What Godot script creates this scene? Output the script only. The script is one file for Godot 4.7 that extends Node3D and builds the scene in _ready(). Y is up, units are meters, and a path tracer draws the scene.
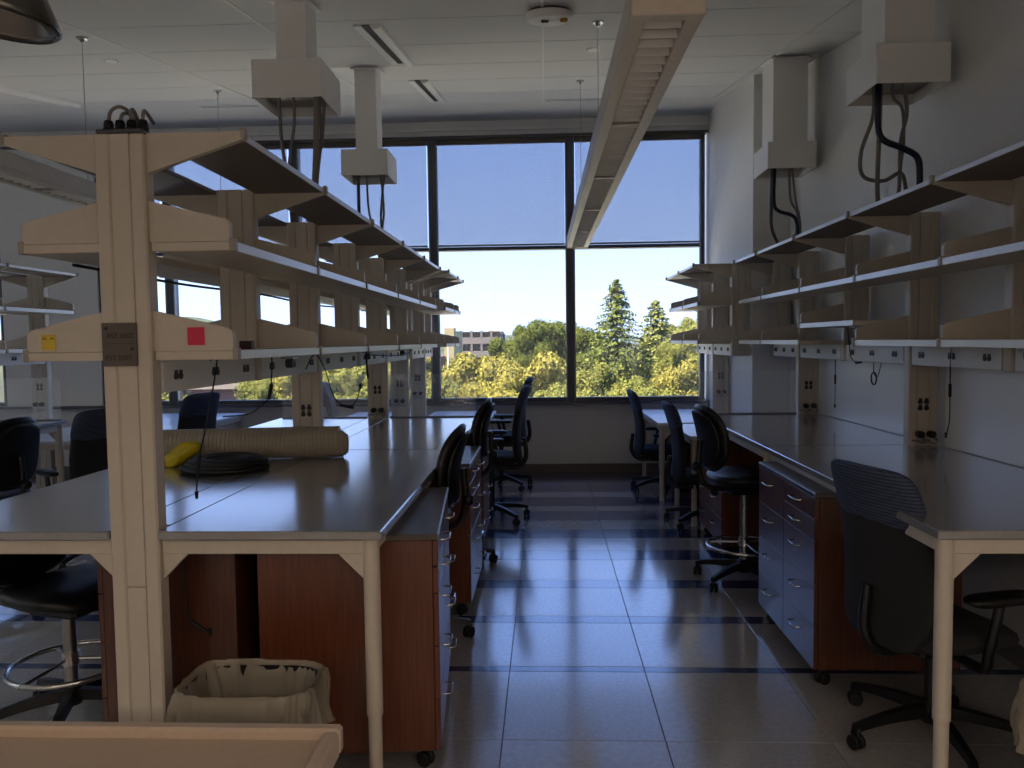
extends Node3D
# A laboratory bay: two runs of benches with open shelving, looking down the aisle to a tall window.

var M := {}
var taken := {}

# ------------------------------------------------------------------ shapes
func begin() -> SurfaceTool:
	var st := SurfaceTool.new()
	st.begin(Mesh.PRIMITIVE_TRIANGLES)
	return st

func tri(st: SurfaceTool, a: Vector3, b: Vector3, c: Vector3, away: Vector3) -> void:
	# clockwise seen from the side that «away» points to
	if (c - a).cross(b - a).dot(away) >= 0.0:
		st.add_vertex(a); st.add_vertex(b); st.add_vertex(c)
	else:
		st.add_vertex(a); st.add_vertex(c); st.add_vertex(b)

func quad(st: SurfaceTool, a: Vector3, b: Vector3, c: Vector3, d: Vector3, away: Vector3) -> void:
	tri(st, a, b, c, away)
	tri(st, a, c, d, away)

func box(st: SurfaceTool, c: Vector3, s: Vector3, bev := 0.0, bas := Basis()) -> void:
	st.set_smooth_group(-1)
	var h := s * 0.5
	var b: float = minf(bev, minf(h.x, minf(h.y, h.z)) * 0.9)
	for ax in 3:
		var u := (ax + 1) % 3
		var v := (ax + 2) % 3
		for sg: float in [-1.0, 1.0]:
			var p: Array[Vector3] = []
			for q: Vector2 in [Vector2(-1, -1), Vector2(1, -1), Vector2(1, 1), Vector2(-1, 1)]:
				var w := Vector3.ZERO
				w[ax] = sg * h[ax]
				w[u] = q.x * (h[u] - b)
				w[v] = q.y * (h[v] - b)
				p.append(c + bas * w)
			var n := Vector3.ZERO
			n[ax] = sg
			quad(st, p[0], p[1], p[2], p[3], bas * n)
	if b <= 0.0:
		return
	for ax in 3:
		var u := (ax + 1) % 3
		var v := (ax + 2) % 3
		for su: float in [-1.0, 1.0]:
			for sv: float in [-1.0, 1.0]:
				var p: Array[Vector3] = []
				for q: Vector3 in [Vector3(-1, 0, 1), Vector3(1, 0, 1), Vector3(1, 1, 0), Vector3(-1, 1, 0)]:
					var w := Vector3.ZERO
					w[ax] = q.x * (h[ax] - b)
					w[u] = su * (h[u] - b * q.y)
					w[v] = sv * (h[v] - b * q.z)
					p.append(c + bas * w)
				var n := Vector3.ZERO
				n[u] = su
				n[v] = sv
				quad(st, p[0], p[1], p[2], p[3], bas * n)
	for sx: float in [-1.0, 1.0]:
		for sy: float in [-1.0, 1.0]:
			for sz: float in [-1.0, 1.0]:
				var k := Vector3(sx * h.x, sy * h.y, sz * h.z)
				var e := Vector3(sx, sy, sz) * b
				tri(st, c + bas * (k - Vector3(0, e.y, e.z)), c + bas * (k - Vector3(e.x, 0, e.z)), c + bas * (k - Vector3(e.x, e.y, 0)), bas * Vector3(sx, sy, sz))

func tube(st: SurfaceTool, pts: Array, r: float, n := 8, r2 := -1.0) -> void:
	var rings := []
	var up := Vector3.UP
	for i in pts.size():
		var t: Vector3 = (pts[mini(i + 1, pts.size() - 1)] - pts[maxi(i - 1, 0)]).normalized()
		if absf(up.dot(t)) > 0.95:
			up = Vector3.RIGHT if absf(t.x) < 0.8 else Vector3.BACK
		var a := t.cross(up).normalized()
		var b := a.cross(t).normalized()
		up = b
		var rr: float = r if r2 < 0.0 else lerpf(r, r2, float(i) / (pts.size() - 1))
		var ring := []
		for k in n:
			var th := TAU * k / n
			ring.append(pts[i] + (a * cos(th) + b * sin(th)) * rr)
		rings.append(ring)
	for i in pts.size() - 1:
		st.set_smooth_group(0)
		for k in n:
			var l := (k + 1) % n
			quad(st, rings[i][k], rings[i][l], rings[i + 1][l], rings[i + 1][k], rings[i][k] + rings[i][l] - pts[i] * 2.0)
	st.set_smooth_group(-1)
	for e in [[0, 1], [pts.size() - 1, pts.size() - 2]]:
		for k in n:
			tri(st, pts[e[0]], rings[e[0]][k], rings[e[0]][(k + 1) % n], pts[e[0]] - pts[e[1]])

func bend(a: Array, steps := 6) -> Array:
	# a smooth line through the given points
	var c := Curve3D.new()
	for i in a.size():
		var t: Vector3 = (a[mini(i + 1, a.size() - 1)] - a[maxi(i - 1, 0)]) / 6.0
		c.add_point(a[i], -t, t)
	var out := []
	for i in a.size() - 1:
		for k in steps:
			out.append(c.sample(i, float(k) / steps))
	out.append(a[-1])
	return out

func lathe(st: SurfaceTool, prof: Array, n := 20, xf := Transform3D(), smooth := true) -> void:
	for i in prof.size() - 1:
		var p: Vector2 = prof[i]
		var q: Vector2 = prof[i + 1]
		st.set_smooth_group(0 if smooth else i)
		for k in n:
			var a := TAU * k / n
			var b := TAU * (k + 1) / n
			var m := (a + b) * 0.5
			var away := Vector3(cos(m) * (q.y - p.y), -(q.x - p.x), sin(m) * (q.y - p.y))
			var v := [Vector3(cos(a) * p.x, p.y, sin(a) * p.x), Vector3(cos(b) * p.x, p.y, sin(b) * p.x), Vector3(cos(b) * q.x, q.y, sin(b) * q.x), Vector3(cos(a) * q.x, q.y, sin(a) * q.x)]
			if p.x > 0.0:
				tri(st, xf * v[0], xf * v[1], xf * v[2], xf.basis * away)
			if q.x > 0.0:
				tri(st, xf * v[0], xf * v[2], xf * v[3], xf.basis * away)

func prism(st: SurfaceTool, poly: PackedVector2Array, depth: float, xf := Transform3D()) -> void:
	# polygon in x-y, thickness along z round 0
	st.set_smooth_group(-1)
	var idx := Geometry2D.triangulate_polygon(poly)
	for sg: float in [-1.0, 1.0]:
		var z := Vector3(0, 0, sg * depth * 0.5)
		for i in range(0, idx.size(), 3):
			var p := [poly[idx[i]], poly[idx[i + 1]], poly[idx[i + 2]]]
			tri(st, xf * (Vector3(p[0].x, p[0].y, 0) + z), xf * (Vector3(p[1].x, p[1].y, 0) + z), xf * (Vector3(p[2].x, p[2].y, 0) + z), xf.basis * z)
	var turn := -1.0 if Geometry2D.is_polygon_clockwise(poly) else 1.0
	for i in poly.size():
		var p := poly[i]
		var q := poly[(i + 1) % poly.size()]
		var e := (q - p) * turn
		var z := Vector3(0, 0, depth * 0.5)
		quad(st, xf * (Vector3(p.x, p.y, 0) - z), xf * (Vector3(q.x, q.y, 0) - z), xf * (Vector3(q.x, q.y, 0) + z), xf * (Vector3(p.x, p.y, 0) + z), xf.basis * Vector3(e.y, -e.x, 0))

func cushion(st: SurfaceTool, size: Vector3, power: float, warp: Callable, n := 32) -> void:
	# pillow: outline in x-y (superellipse), thickness along z; warp bends it afterwards
	var layers := [[0.0, -0.5], [0.55, -0.49], [0.86, -0.43], [0.97, -0.25], [1.0, 0.0], [0.97, 0.25], [0.86, 0.43], [0.55, 0.49], [0.0, 0.5]]
	var rings := []
	for l in layers:
		var ring := []
		for k in n:
			var t := TAU * k / n
			var c := cos(t)
			var s := sin(t)
			ring.append(Vector3(signf(c) * pow(absf(c), 2.0 / power) * size.x * 0.5 * l[0], signf(s) * pow(absf(s), 2.0 / power) * size.y * 0.5 * l[0], l[1] * size.z))
		rings.append(ring)
	st.set_smooth_group(0)
	for i in layers.size() - 1:
		for k in n:
			var l := (k + 1) % n
			var v := [rings[i][k], rings[i][l], rings[i + 1][l], rings[i + 1][k]]
			for f in [[0, 1, 2], [0, 2, 3]]:
				var a: Vector3 = v[f[0]]
				var b: Vector3 = v[f[1]]
				var c: Vector3 = v[f[2]]
				var m := (a + b + c) / 3.0
				if (b - a).cross(c - a).length() < 1e-9:
					continue
				var flip := (c - a).cross(b - a).dot(Vector3(m.x / size.x, m.y / size.y, m.z / size.z)) < 0.0
				st.add_vertex(warp.call(a))
				st.add_vertex(warp.call(c if flip else b))
				st.add_vertex(warp.call(b if flip else c))

func done(st: SurfaceTool) -> ArrayMesh:
	st.generate_normals()
	return st.commit()

func bmesh(s: Vector3, bev := 0.0) -> ArrayMesh:
	var st := begin()
	box(st, Vector3.ZERO, s, bev)
	return done(st)

# ------------------------------------------------------------------ things
func numbered(called: String) -> String:
	taken[called] = taken.get(called, -1) + 1
	return called if taken[called] == 0 else "%s_%03d" % [called, taken[called]]

func tag(o: Node, label: String, category: String, group := "") -> Node:
	o.set_meta("label", label)
	o.set_meta("category", category)
	if group:
		o.set_meta("group", group)
	return o

func thing(called: String, label: String, category: String, at := Vector3.ZERO, turn := 0.0, group := "") -> Node3D:
	var o := Node3D.new()
	o.name = numbered(called)
	add_child(o)
	o.position = at
	o.rotation.y = turn
	tag(o, label, category, group)
	return o

func put(called: String, mesh: Mesh, m: Material, parent: Node = self, at := Vector3.ZERO, bas := Basis()) -> MeshInstance3D:
	var o := MeshInstance3D.new()
	o.mesh = mesh
	o.material_override = m
	o.name = numbered(called) if parent == self else called
	parent.add_child(o, true)
	o.transform = Transform3D(bas, at)
	return o

func single(called: String, mesh: Mesh, m: Material, label: String, category: String, at := Vector3.ZERO, group := "", bas := Basis()) -> MeshInstance3D:
	var o := put(called, mesh, m, self, at, bas)
	tag(o, label, category, group)
	return o

func structure(called: String, mesh: Mesh, m: Material, at := Vector3.ZERO) -> MeshInstance3D:
	var o := put(called, mesh, m, self, at)
	o.set_meta("kind", "structure")
	return o

func shell(called: String, at := Vector3.ZERO) -> Node3D:
	var o := Node3D.new()
	o.name = called
	add_child(o)
	o.position = at
	o.set_meta("kind", "structure")
	return o

# ------------------------------------------------------------------ materials
func mat(c: Color, rough := 0.6, metal := 0.0) -> StandardMaterial3D:
	var m := StandardMaterial3D.new()
	m.albedo_color = c
	m.roughness = rough
	m.metallic = metal
	return m

func noise_tex(f: float, c0: Color, c1: Color, kind := FastNoiseLite.TYPE_SIMPLEX_SMOOTH, oct := 4, size := 512, sd := 1) -> NoiseTexture2D:
	var n := FastNoiseLite.new()
	n.noise_type = kind
	n.frequency = f
	n.fractal_octaves = oct
	n.seed = sd
	var g := Gradient.new()
	g.set_color(0, c0)
	g.set_color(1, c1)
	var t := NoiseTexture2D.new()
	t.width = size
	t.height = size
	t.seamless = true
	t.noise = n
	t.color_ramp = g
	return t

func speckled(c: Color, spread: float, f: float, scale: Vector3, rough: float, sd := 1) -> StandardMaterial3D:
	var m := mat(Color.WHITE, rough)
	m.albedo_texture = noise_tex(f, c.darkened(spread), c.lightened(spread), FastNoiseLite.TYPE_SIMPLEX_SMOOTH, 4, 512, sd)
	m.uv1_triplanar = true
	m.uv1_world_triplanar = true
	m.uv1_scale = scale
	return m

func materials() -> void:
	M.paint = speckled(Color(0.79, 0.75, 0.69), 0.02, 0.02, Vector3(2, 2, 2), 0.45)
	M.paint_dark = mat(Color(0.62, 0.585, 0.545), 0.42)
	M.lip = mat(Color(0.86, 0.86, 0.86), 0.3, 0.15)
	M.white = mat(Color(0.90, 0.895, 0.885), 0.5)
	M.wall = speckled(Color(0.87, 0.865, 0.855), 0.02, 0.02, Vector3(1.2, 1.2, 1.2), 0.55, 3)
	M.wall_low = speckled(Color(0.82, 0.81, 0.80), 0.02, 0.02, Vector3(1.2, 1.2, 1.2), 0.5, 4)
	M.ceiling = speckled(Color(0.84, 0.835, 0.825), 0.03, 0.12, Vector3(3, 3, 3), 0.8, 5)
	M.joint = mat(Color(0.36, 0.35, 0.34), 0.8)
	M.bar = mat(Color(0.86, 0.85, 0.82), 0.45)
	M.tile = speckled(Color(0.71, 0.70, 0.68), 0.07, 0.03, Vector3(1.6, 1.6, 1.6), 0.17, 6)
	M.tile_warm = speckled(Color(0.695, 0.685, 0.67), 0.08, 0.04, Vector3(2.1, 2.1, 2.1), 0.19, 7)
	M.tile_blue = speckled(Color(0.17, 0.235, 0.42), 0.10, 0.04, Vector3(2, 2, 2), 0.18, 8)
	for k in ["tile", "tile_warm", "tile_blue"]:
		var n := FastNoiseLite.new()
		n.frequency = 0.012
		n.fractal_octaves = 3
		var nt := NoiseTexture2D.new()
		nt.width = 512
		nt.height = 512
		nt.seamless = true
		nt.noise = n
		nt.as_normal_map = true
		nt.bump_strength = 1.0
		M[k].normal_enabled = true
		M[k].normal_texture = nt
		M[k].normal_scale = 0.06
		M[k].metallic_specular = 0.7
		M[k].metallic = 0.14
		M[k].clearcoat_enabled = true
		M[k].clearcoat = 1.0
		M[k].clearcoat_roughness = 0.12
	M.grout = mat(Color(0.16, 0.16, 0.17), 0.6)
	M.top = speckled(Color(0.57, 0.565, 0.565), 0.035, 0.05, Vector3(1.5, 1.5, 1.5), 0.22, 9)
	M.top.metallic_specular = 0.7
	M.top.metallic = 0.16
	M.top.clearcoat_enabled = true
	M.top.clearcoat = 1.0
	M.top.clearcoat_roughness = 0.14
	M.shelf_dark = mat(Color(0.40, 0.355, 0.33), 0.5)  # darker tone, used on the top shelf boards only
	M.gravel = speckled(Color(0.80, 0.79, 0.72), 0.08, 0.2, Vector3(1, 1, 1), 0.9, 19)  # top of the unseen roof, pale to bounce daylight upward
	M.top_edge = mat(Color(0.40, 0.37, 0.35), 0.45)
	M.desk = speckled(Color(0.86, 0.86, 0.86), 0.02, 0.05, Vector3(2, 2, 2), 0.3, 10)
	for k in [["wood", Color(0.40, 0.195, 0.105), 11], ["wood_dark", Color(0.33, 0.165, 0.105), 12]]:
		var w := mat(Color.WHITE, 0.3)
		w.metallic_specular = 0.6
		w.albedo_texture = noise_tex(0.02, (k[1] as Color).darkened(0.16), (k[1] as Color).lightened(0.07), FastNoiseLite.TYPE_SIMPLEX_SMOOTH, 5, 512, k[2])
		w.uv1_triplanar = true
		w.uv1_scale = Vector3(5.0, 0.35, 5.0)
		M[k[0]] = w
	M.wood_edge = mat(Color(0.44, 0.25, 0.15), 0.4)
	M.cab_top = mat(Color(0.36, 0.335, 0.32), 0.4)
	M.chrome = mat(Color(0.80, 0.80, 0.80), 0.18, 1.0)
	M.steel = mat(Color(0.62, 0.62, 0.62), 0.32, 1.0)
	M.reflector = mat(Color(0.72, 0.72, 0.71), 0.3, 0.6)
	M.louvre = mat(Color(0.93, 0.93, 0.92), 0.35, 0.0)
	M.splash = mat(Color(0.93, 0.93, 0.93), 0.32)
	M.black = mat(Color(0.045, 0.045, 0.05), 0.45)
	M.rubber = mat(Color(0.03, 0.03, 0.033), 0.6)
	M.vinyl = mat(Color(0.045, 0.048, 0.056), 0.42)
	M.fabric = speckled(Color(0.03, 0.033, 0.045), 0.25, 0.2, Vector3(6, 6, 6), 0.9, 13)
	M.fabric.uv1_world_triplanar = false
	var ribs := Image.create(8, 128, false, Image.FORMAT_RGB8)
	for y in 128:
		for x in 8:
			ribs.set_pixel(x, y, Color(0.12, 0.14, 0.20) if y % 8 < 3 else Color(0.27, 0.31, 0.42))
	M.knit = mat(Color.WHITE, 0.85)
	M.knit.albedo_texture = ImageTexture.create_from_image(ribs)
	M.knit.uv1_triplanar = true
	M.knit.uv1_scale = Vector3(5, 5, 5)
	M.frame = mat(Color(0.33, 0.33, 0.35), 0.4, 0.3)
	M.frame_light = mat(Color(0.52, 0.54, 0.57), 0.4, 0.3)
	M.glass = mat(Color(0.9, 0.95, 1.0, 0.05), 0.02)
	M.glass.transparency = BaseMaterial3D.TRANSPARENCY_ALPHA
	M.acrylic = mat(Color(0.9, 0.95, 1.0, 0.10), 0.04)
	M.acrylic.transparency = BaseMaterial3D.TRANSPARENCY_ALPHA
	M.shade = mat(Color(0.48, 0.50, 0.55, 0.42), 0.9)
	M.shade.transparency = BaseMaterial3D.TRANSPARENCY_ALPHA
	M.hose = mat(Color(0.50, 0.48, 0.46), 0.5)
	M.hose_dark = mat(Color(0.27, 0.28, 0.28), 0.45)
	M.hose_blue = mat(Color(0.05, 0.07, 0.17), 0.35)
	M.brass = mat(Color(0.62, 0.47, 0.12), 0.35, 0.4)
	M.plate = mat(Color(0.36, 0.32, 0.30), 0.5)
	M.print = mat(Color(0.09, 0.08, 0.08), 0.6)
	M.pink = mat(Color(0.84, 0.20, 0.33), 0.7)
	M.yellow = mat(Color(0.83, 0.72, 0.25), 0.7)
	M.bag_yellow = mat(Color(0.80, 0.72, 0.02), 0.4)
	M.outlet = mat(Color(0.16, 0.15, 0.14), 0.5)
	M.paper = speckled(Color(0.66, 0.62, 0.55), 0.05, 0.03, Vector3(3, 3, 3), 0.55, 14)
	M.bin = mat(Color(0.17, 0.165, 0.16), 0.5)
	M.liner = mat(Color(0.74, 0.70, 0.62, 0.45), 0.35)
	M.liner.transparency = BaseMaterial3D.TRANSPARENCY_ALPHA
	M.laminate = speckled(Color(0.72, 0.64, 0.56), 0.03, 0.03, Vector3(3, 3, 3), 0.45, 15)
	M.bark = mat(Color(0.24, 0.19, 0.14), 0.9)
	M.leaf = mat(Color.WHITE, 0.75)
	M.leaf.vertex_color_use_as_albedo = true
	M.leaf.metallic_specular = 0.2
	M.leaf.backlight_enabled = true
	M.leaf.backlight = Color(0.16, 0.17, 0.04)
	M.grass = speckled(Color(0.196, 0.216, 0.085), 0.2, 0.02, Vector3(0.1, 0.1, 0.1), 0.95, 16)
	M.hill = speckled(Color(0.196, 0.235, 0.144), 0.2, 0.02, Vector3(0.02, 0.02, 0.02), 0.95, 17)
	M.concrete = mat(Color(0.432, 0.405, 0.393), 0.85)
	M.cream = mat(Color(0.589, 0.543, 0.405), 0.8)
	M.brick = mat(Color(0.471, 0.308, 0.249), 0.85)
	M.glass_green = mat(Color(0.275, 0.327, 0.301), 0.2)
	M.opening = mat(Color(0.07, 0.07, 0.08), 0.8)
	M.roof = mat(Color(0.511, 0.471, 0.439), 0.85)
	M.plank = speckled(Color(0.74, 0.71, 0.64), 0.02, 0.03, Vector3(2, 2, 2), 0.35, 18)

# ------------------------------------------------------------------ measures of the room
const WALL_Z := -8.84
const WALL_X := 2.16
const LEFT_X := -7.6
const NEAR_Z := 3.6
const SLOPE := 0.16
const BENCH := 0.92

func ceil_y(z: float) -> float:
	return 2.70 - SLOPE * minf(z, 0.5)

func _ready() -> void:
	materials()
	# camera
	var cam := Camera3D.new()
	cam.name = "camera"
	cam.fov = 53.011
	cam.near = 0.05
	cam.far = 1500.0
	add_child(cam)
	cam.transform = Transform3D(Basis(Vector3.UP, 0.04413) * Basis(Vector3.RIGHT, -0.05579) * Basis(Vector3.BACK, -0.0125), Vector3(0, 1.52, 0))
	cam.current = true
	# sky
	var env := Environment.new()
	var sky := Sky.new()
	var sm := ProceduralSkyMaterial.new()
	sm.sky_top_color = Color(0.38, 0.56, 0.90)
	sm.sky_horizon_color = Color(0.69, 0.775, 0.92)
	sm.sky_curve = 0.22
	sm.sky_energy_multiplier = 1.25
	sm.ground_bottom_color = Color(0.30, 0.33, 0.20)
	sm.ground_horizon_color = Color(0.55, 0.58, 0.50)
	sm.ground_energy_multiplier = 1.0
	sky.sky_material = sm
	env.background_mode = Environment.BG_SKY
	env.sky = sky
	env.tonemap_mode = Environment.TONE_MAPPER_LINEAR
	env.tonemap_exposure = 1.72
	env.sdfgi_enabled = true
	env.ssao_enabled = true
	env.ssil_enabled = true
	var we := WorldEnvironment.new()
	we.name = "surroundings"
	we.environment = env
	add_child(we)
	# sun, high behind the building: it lights the trees and never reaches into the room
	var sun := DirectionalLight3D.new()
	sun.name = "sun"
	sun.light_color = Color(1.0, 0.95, 0.84)
	sun.light_energy = 3.8
	sun.light_angular_distance = 0.53
	sun.shadow_enabled = true
	add_child(sun)
	sun.look_at_from_position(Vector3.ZERO, Vector3(0.45, -1.0, -0.42), Vector3.UP)
	# warm pendants out of view behind the camera, placed to light near faces
	for x: float in [-4.3, -1.6, 1.1]:
		unseen_pendant("unseen warm pendant lamp behind the camera, lighting the near faces, %s of three" % ("left" if x < -4.0 else "middle" if x < 0.0 else "right"), Vector3(x, 2.10, 1.3), 0.0, 1.6, Color(1.0, 0.91, 0.83), [0.8, 1.15, 2.0][int((x + 4.3) / 2.6)], [0.4, 0.5, 0.9][int((x + 4.3) / 2.6)])
	unseen_pendant("added white pendant fill lamp over the farthest left aisle, out of view", Vector3(-6.6, 2.30, -1.6), PI / 2, 4.0, Color(0.90, 0.95, 1.0), 1.0, 1.6)  # added fill lamp, brightens the ceiling and the left side

	room()
	facade()
	floor_tiles()
	ceiling()
	outdoors()
	island()
	wall_run()
	far_run()
	window_desks()
	cabinets()
	seating()
	services()
	pendants()
	clutter()

func unseen_pendant(label: String, at: Vector3, turn: float, len: float, c: Color, down: float, up: float) -> void:
	# a bar that shines down and up
	var t := thing("unseen_pendant_lamp", label, "pendant lamp", at, turn, "unseen pendant lamps that light the room")
	var st := begin()
	for s: float in [-1.0, 1.0]:
		box(st, Vector3(0, 0, s * 0.105), Vector3(len, 0.07, 0.012), 0.003)
		box(st, Vector3(s * len * 0.5, 0, 0), Vector3(0.014, 0.07, 0.21), 0.003)
	put("housing", done(st), M.bar, t)
	var glow := mat(Color(0.9, 0.9, 0.88), 0.6)
	glow.emission_enabled = true
	glow.emission = c
	glow.emission_energy_multiplier = 1.2
	for s: float in [-1.0, 1.0]:
		put("lamp_diffuser", bmesh(Vector3(len - 0.02, 0.006, 0.19)), glow, t, Vector3(0, s * 0.02, 0))
		var l := AreaLight3D.new()
		l.name = "lamp_down" if s < 0 else "lamp_up"
		l.area_size = Vector2(len - 0.03, 0.19)
		l.area_normalize_energy = true
		l.light_color = c
		l.light_energy = down if s < 0 else up
		l.area_range = 30.0
		l.shadow_enabled = true
		t.add_child(l)
		l.position = Vector3(0, s * 0.03, 0)
		l.rotation.x = s * PI / 2
		st = begin()
		tube(st, [Vector3(s * len * 0.4, 0.03, 0.1), Vector3(s * len * 0.4, ceil_y(at.z) - at.y - 0.02, 0.1)], 0.002, 6)
		put("hanger", done(st), M.steel, t)

func slab(called: String, lo: Vector3, hi: Vector3, m: Material) -> MeshInstance3D:
	return structure(called, bmesh(hi - lo), m, (lo + hi) * 0.5)

func room() -> void:
	slab("wall_right", Vector3(WALL_X, 0, -9.1), Vector3(WALL_X + 0.2, 4.4, NEAR_Z), M.wall)
	# boxed-out pier beside the window
	slab("wall_pier", Vector3(1.84, 0, -9.1), Vector3(WALL_X - 0.001, 4.2, -6.95), M.wall)
	slab("wall_left", Vector3(LEFT_X - 0.2, 0, -9.1), Vector3(LEFT_X, 4.4, NEAR_Z), M.wall)
	slab("wall_near_unseen", Vector3(LEFT_X, 0, NEAR_Z), Vector3(WALL_X, 2.7, NEAR_Z + 0.2), M.wall)  # out of view, closes the room against sky light from behind
	slab("wall_far", Vector3(LEFT_X, 0, WALL_Z - 0.2), Vector3(1.84, 0.80, WALL_Z), M.wall_low)
	slab("wall_head", Vector3(LEFT_X, 3.825, WALL_Z - 0.2), Vector3(1.84, 4.5, WALL_Z), M.wall)
	slab("wall_block", Vector3(-6.35, 0.8, WALL_Z - 0.2), Vector3(-5.2, 3.825, WALL_Z + 0.05), M.wall)
	slab("baseboard_far", Vector3(LEFT_X, 0, WALL_Z), Vector3(1.84, 0.10, WALL_Z + 0.015), mat(Color(0.40, 0.36, 0.33), 0.5))
	slab("baseboard_right", Vector3(WALL_X - 0.015, 0, -6.95), Vector3(WALL_X, 0.10, NEAR_Z), mat(Color(0.40, 0.36, 0.33), 0.5))
	slab("ceiling_soffit", Vector3(LEFT_X, 4.012, WALL_Z), Vector3(1.84, 4.3, -8.19), M.ceiling)
	slab("trim_head", Vector3(LEFT_X, 3.80, WALL_Z - 0.02), Vector3(1.82, 3.825, WALL_Z + 0.10), M.frame)
	slab("trim_soffit", Vector3(LEFT_X, 3.90, WALL_Z), Vector3(1.84, 3.925, WALL_Z + 0.03), M.white)

func facade() -> void:
	var xs := [1.80, 0.29, -1.265, -2.86, -4.36, -5.2]
	slab("trim_sill", Vector3(LEFT_X, 0.79, WALL_Z - 0.16), Vector3(1.84, 0.822, WALL_Z + 0.09), M.frame)
	for i in 6:
		var a: float = xs[i] if i < 5 else -6.35
		var b: float = xs[i + 1] if i < 5 else LEFT_X
		var w := shell("window_%d" % (i + 1), Vector3((a + b) * 0.5, 0, WALL_Z))
		var half := (a - b) * 0.5
		var st := begin()
		for s: float in [-1.0, 1.0]:
			box(st, Vector3(s * (half - 0.0185), 2.315, -0.05), Vector3(0.037, 2.98, 0.15), 0.004)
		put("mullion", done(st), M.frame, w)
		st = begin()
		for s: float in [-1.0, 1.0]:
			box(st, Vector3(s * (half - 0.046), 2.315, 0.0), Vector3(0.017, 2.98, 0.05), 0.003)
		put("glazing_bead", done(st), M.frame_light, w)
		st = begin()
		box(st, Vector3(0, 2.578, -0.05), Vector3(half * 2 - 0.075, 0.040, 0.12), 0.004)
		put("transom", done(st), M.frame, w)
		st = begin()
		box(st, Vector3(0, 0.84, -0.05), Vector3(half * 2 - 0.075, 0.036, 0.12), 0.004)
		put("bottom_rail", done(st), M.frame, w)
		put("glazing_bead", bmesh(Vector3(half * 2 - 0.075, 0.012, 0.05), 0.002), M.frame_light, w, Vector3(0, 0.864, 0))
		put("pane", bmesh(Vector3(half * 2 - 0.075, 1.70, 0.008)), M.glass, w, Vector3(0, 1.715, -0.07))
		put("pane", bmesh(Vector3(half * 2 - 0.075, 1.20, 0.008)), M.glass, w, Vector3(0, 3.20, -0.07))
		# roller shade drawn down over the upper light
		var where: String = ["beside the right wall", "left of the long pendant lamp", "behind the hanging cable boxes", "second from the left pier", "next to the left pier", "beyond the left pier"][i]
		var t := thing("roller_shade", "translucent blue-grey mesh roller shade over the upper window " + where, "roller shade", Vector3((a + b) * 0.5, 0, WALL_Z + 0.04), 0.0, "roller shades over the upper windows")
		put("cloth", bmesh(Vector3(half * 2 - 0.12, 1.13, 0.002)), M.shade, t, Vector3(0, 3.185, 0.02))
		put("hem_bar", bmesh(Vector3(half * 2 - 0.12, 0.024, 0.012), 0.003), M.frame_light, t, Vector3(0, 2.606, 0.02))
		st = begin()
		tube(st, [Vector3(-half + 0.05, 3.764, 0.02), Vector3(half - 0.05, 3.764, 0.02)], 0.034, 14)
		put("roll", done(st), mat(Color(0.34, 0.31, 0.28), 0.7), t)

func floor_tiles() -> void:
	var fl := shell("floor")
	put("slab", bmesh(Vector3(WALL_X - LEFT_X + 0.4, 0.2, NEAR_Z - WALL_Z + 0.4)), M.grout, fl, Vector3((WALL_X + LEFT_X) * 0.5, -0.106, (NEAR_Z + WALL_Z) * 0.5))
	# rows: [z far, z near, blue?]
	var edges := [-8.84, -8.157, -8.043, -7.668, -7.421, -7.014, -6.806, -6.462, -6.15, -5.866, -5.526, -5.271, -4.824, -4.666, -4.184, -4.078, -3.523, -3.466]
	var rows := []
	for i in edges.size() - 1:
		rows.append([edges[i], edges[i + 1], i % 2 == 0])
	var z := -3.466
	while z < NEAR_Z:
		rows.append([z, minf(z + 0.61, NEAR_Z), false])
		z += 0.61
	var meshes := {}
	var rest := begin()
	var rest_blue := begin()
	for r in rows:
		for k in range(-13, 3):
			var x0: float = maxf(0.44 + k * 0.62, LEFT_X)
			var x1: float = minf(0.44 + (k + 1) * 0.62, WALL_X)
			var s := Vector3(x1 - x0 - 0.003, 0.006, r[1] - r[0] - 0.003)
			var c := Vector3((x0 + x1) * 0.5, -0.003, (r[0] + r[1]) * 0.5)
			if x0 < -3.4 or r[0] > -2.0:
				box(rest_blue if r[2] else rest, c, s, 0.001)
				continue
			var key := "%.3f %.3f" % [s.x, s.z]
			if not meshes.has(key):
				meshes[key] = bmesh(s, 0.001)
			put("tile", meshes[key], M.tile_blue if r[2] else (M.tile if (k + int(r[0] * 7.0)) % 2 == 0 else M.tile_warm), fl, c)
	put("more_tiles", done(rest), M.tile, fl).set_meta("kind", "stuff")
	put("more_blue_tiles", done(rest_blue), M.tile_blue, fl).set_meta("kind", "stuff")

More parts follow.
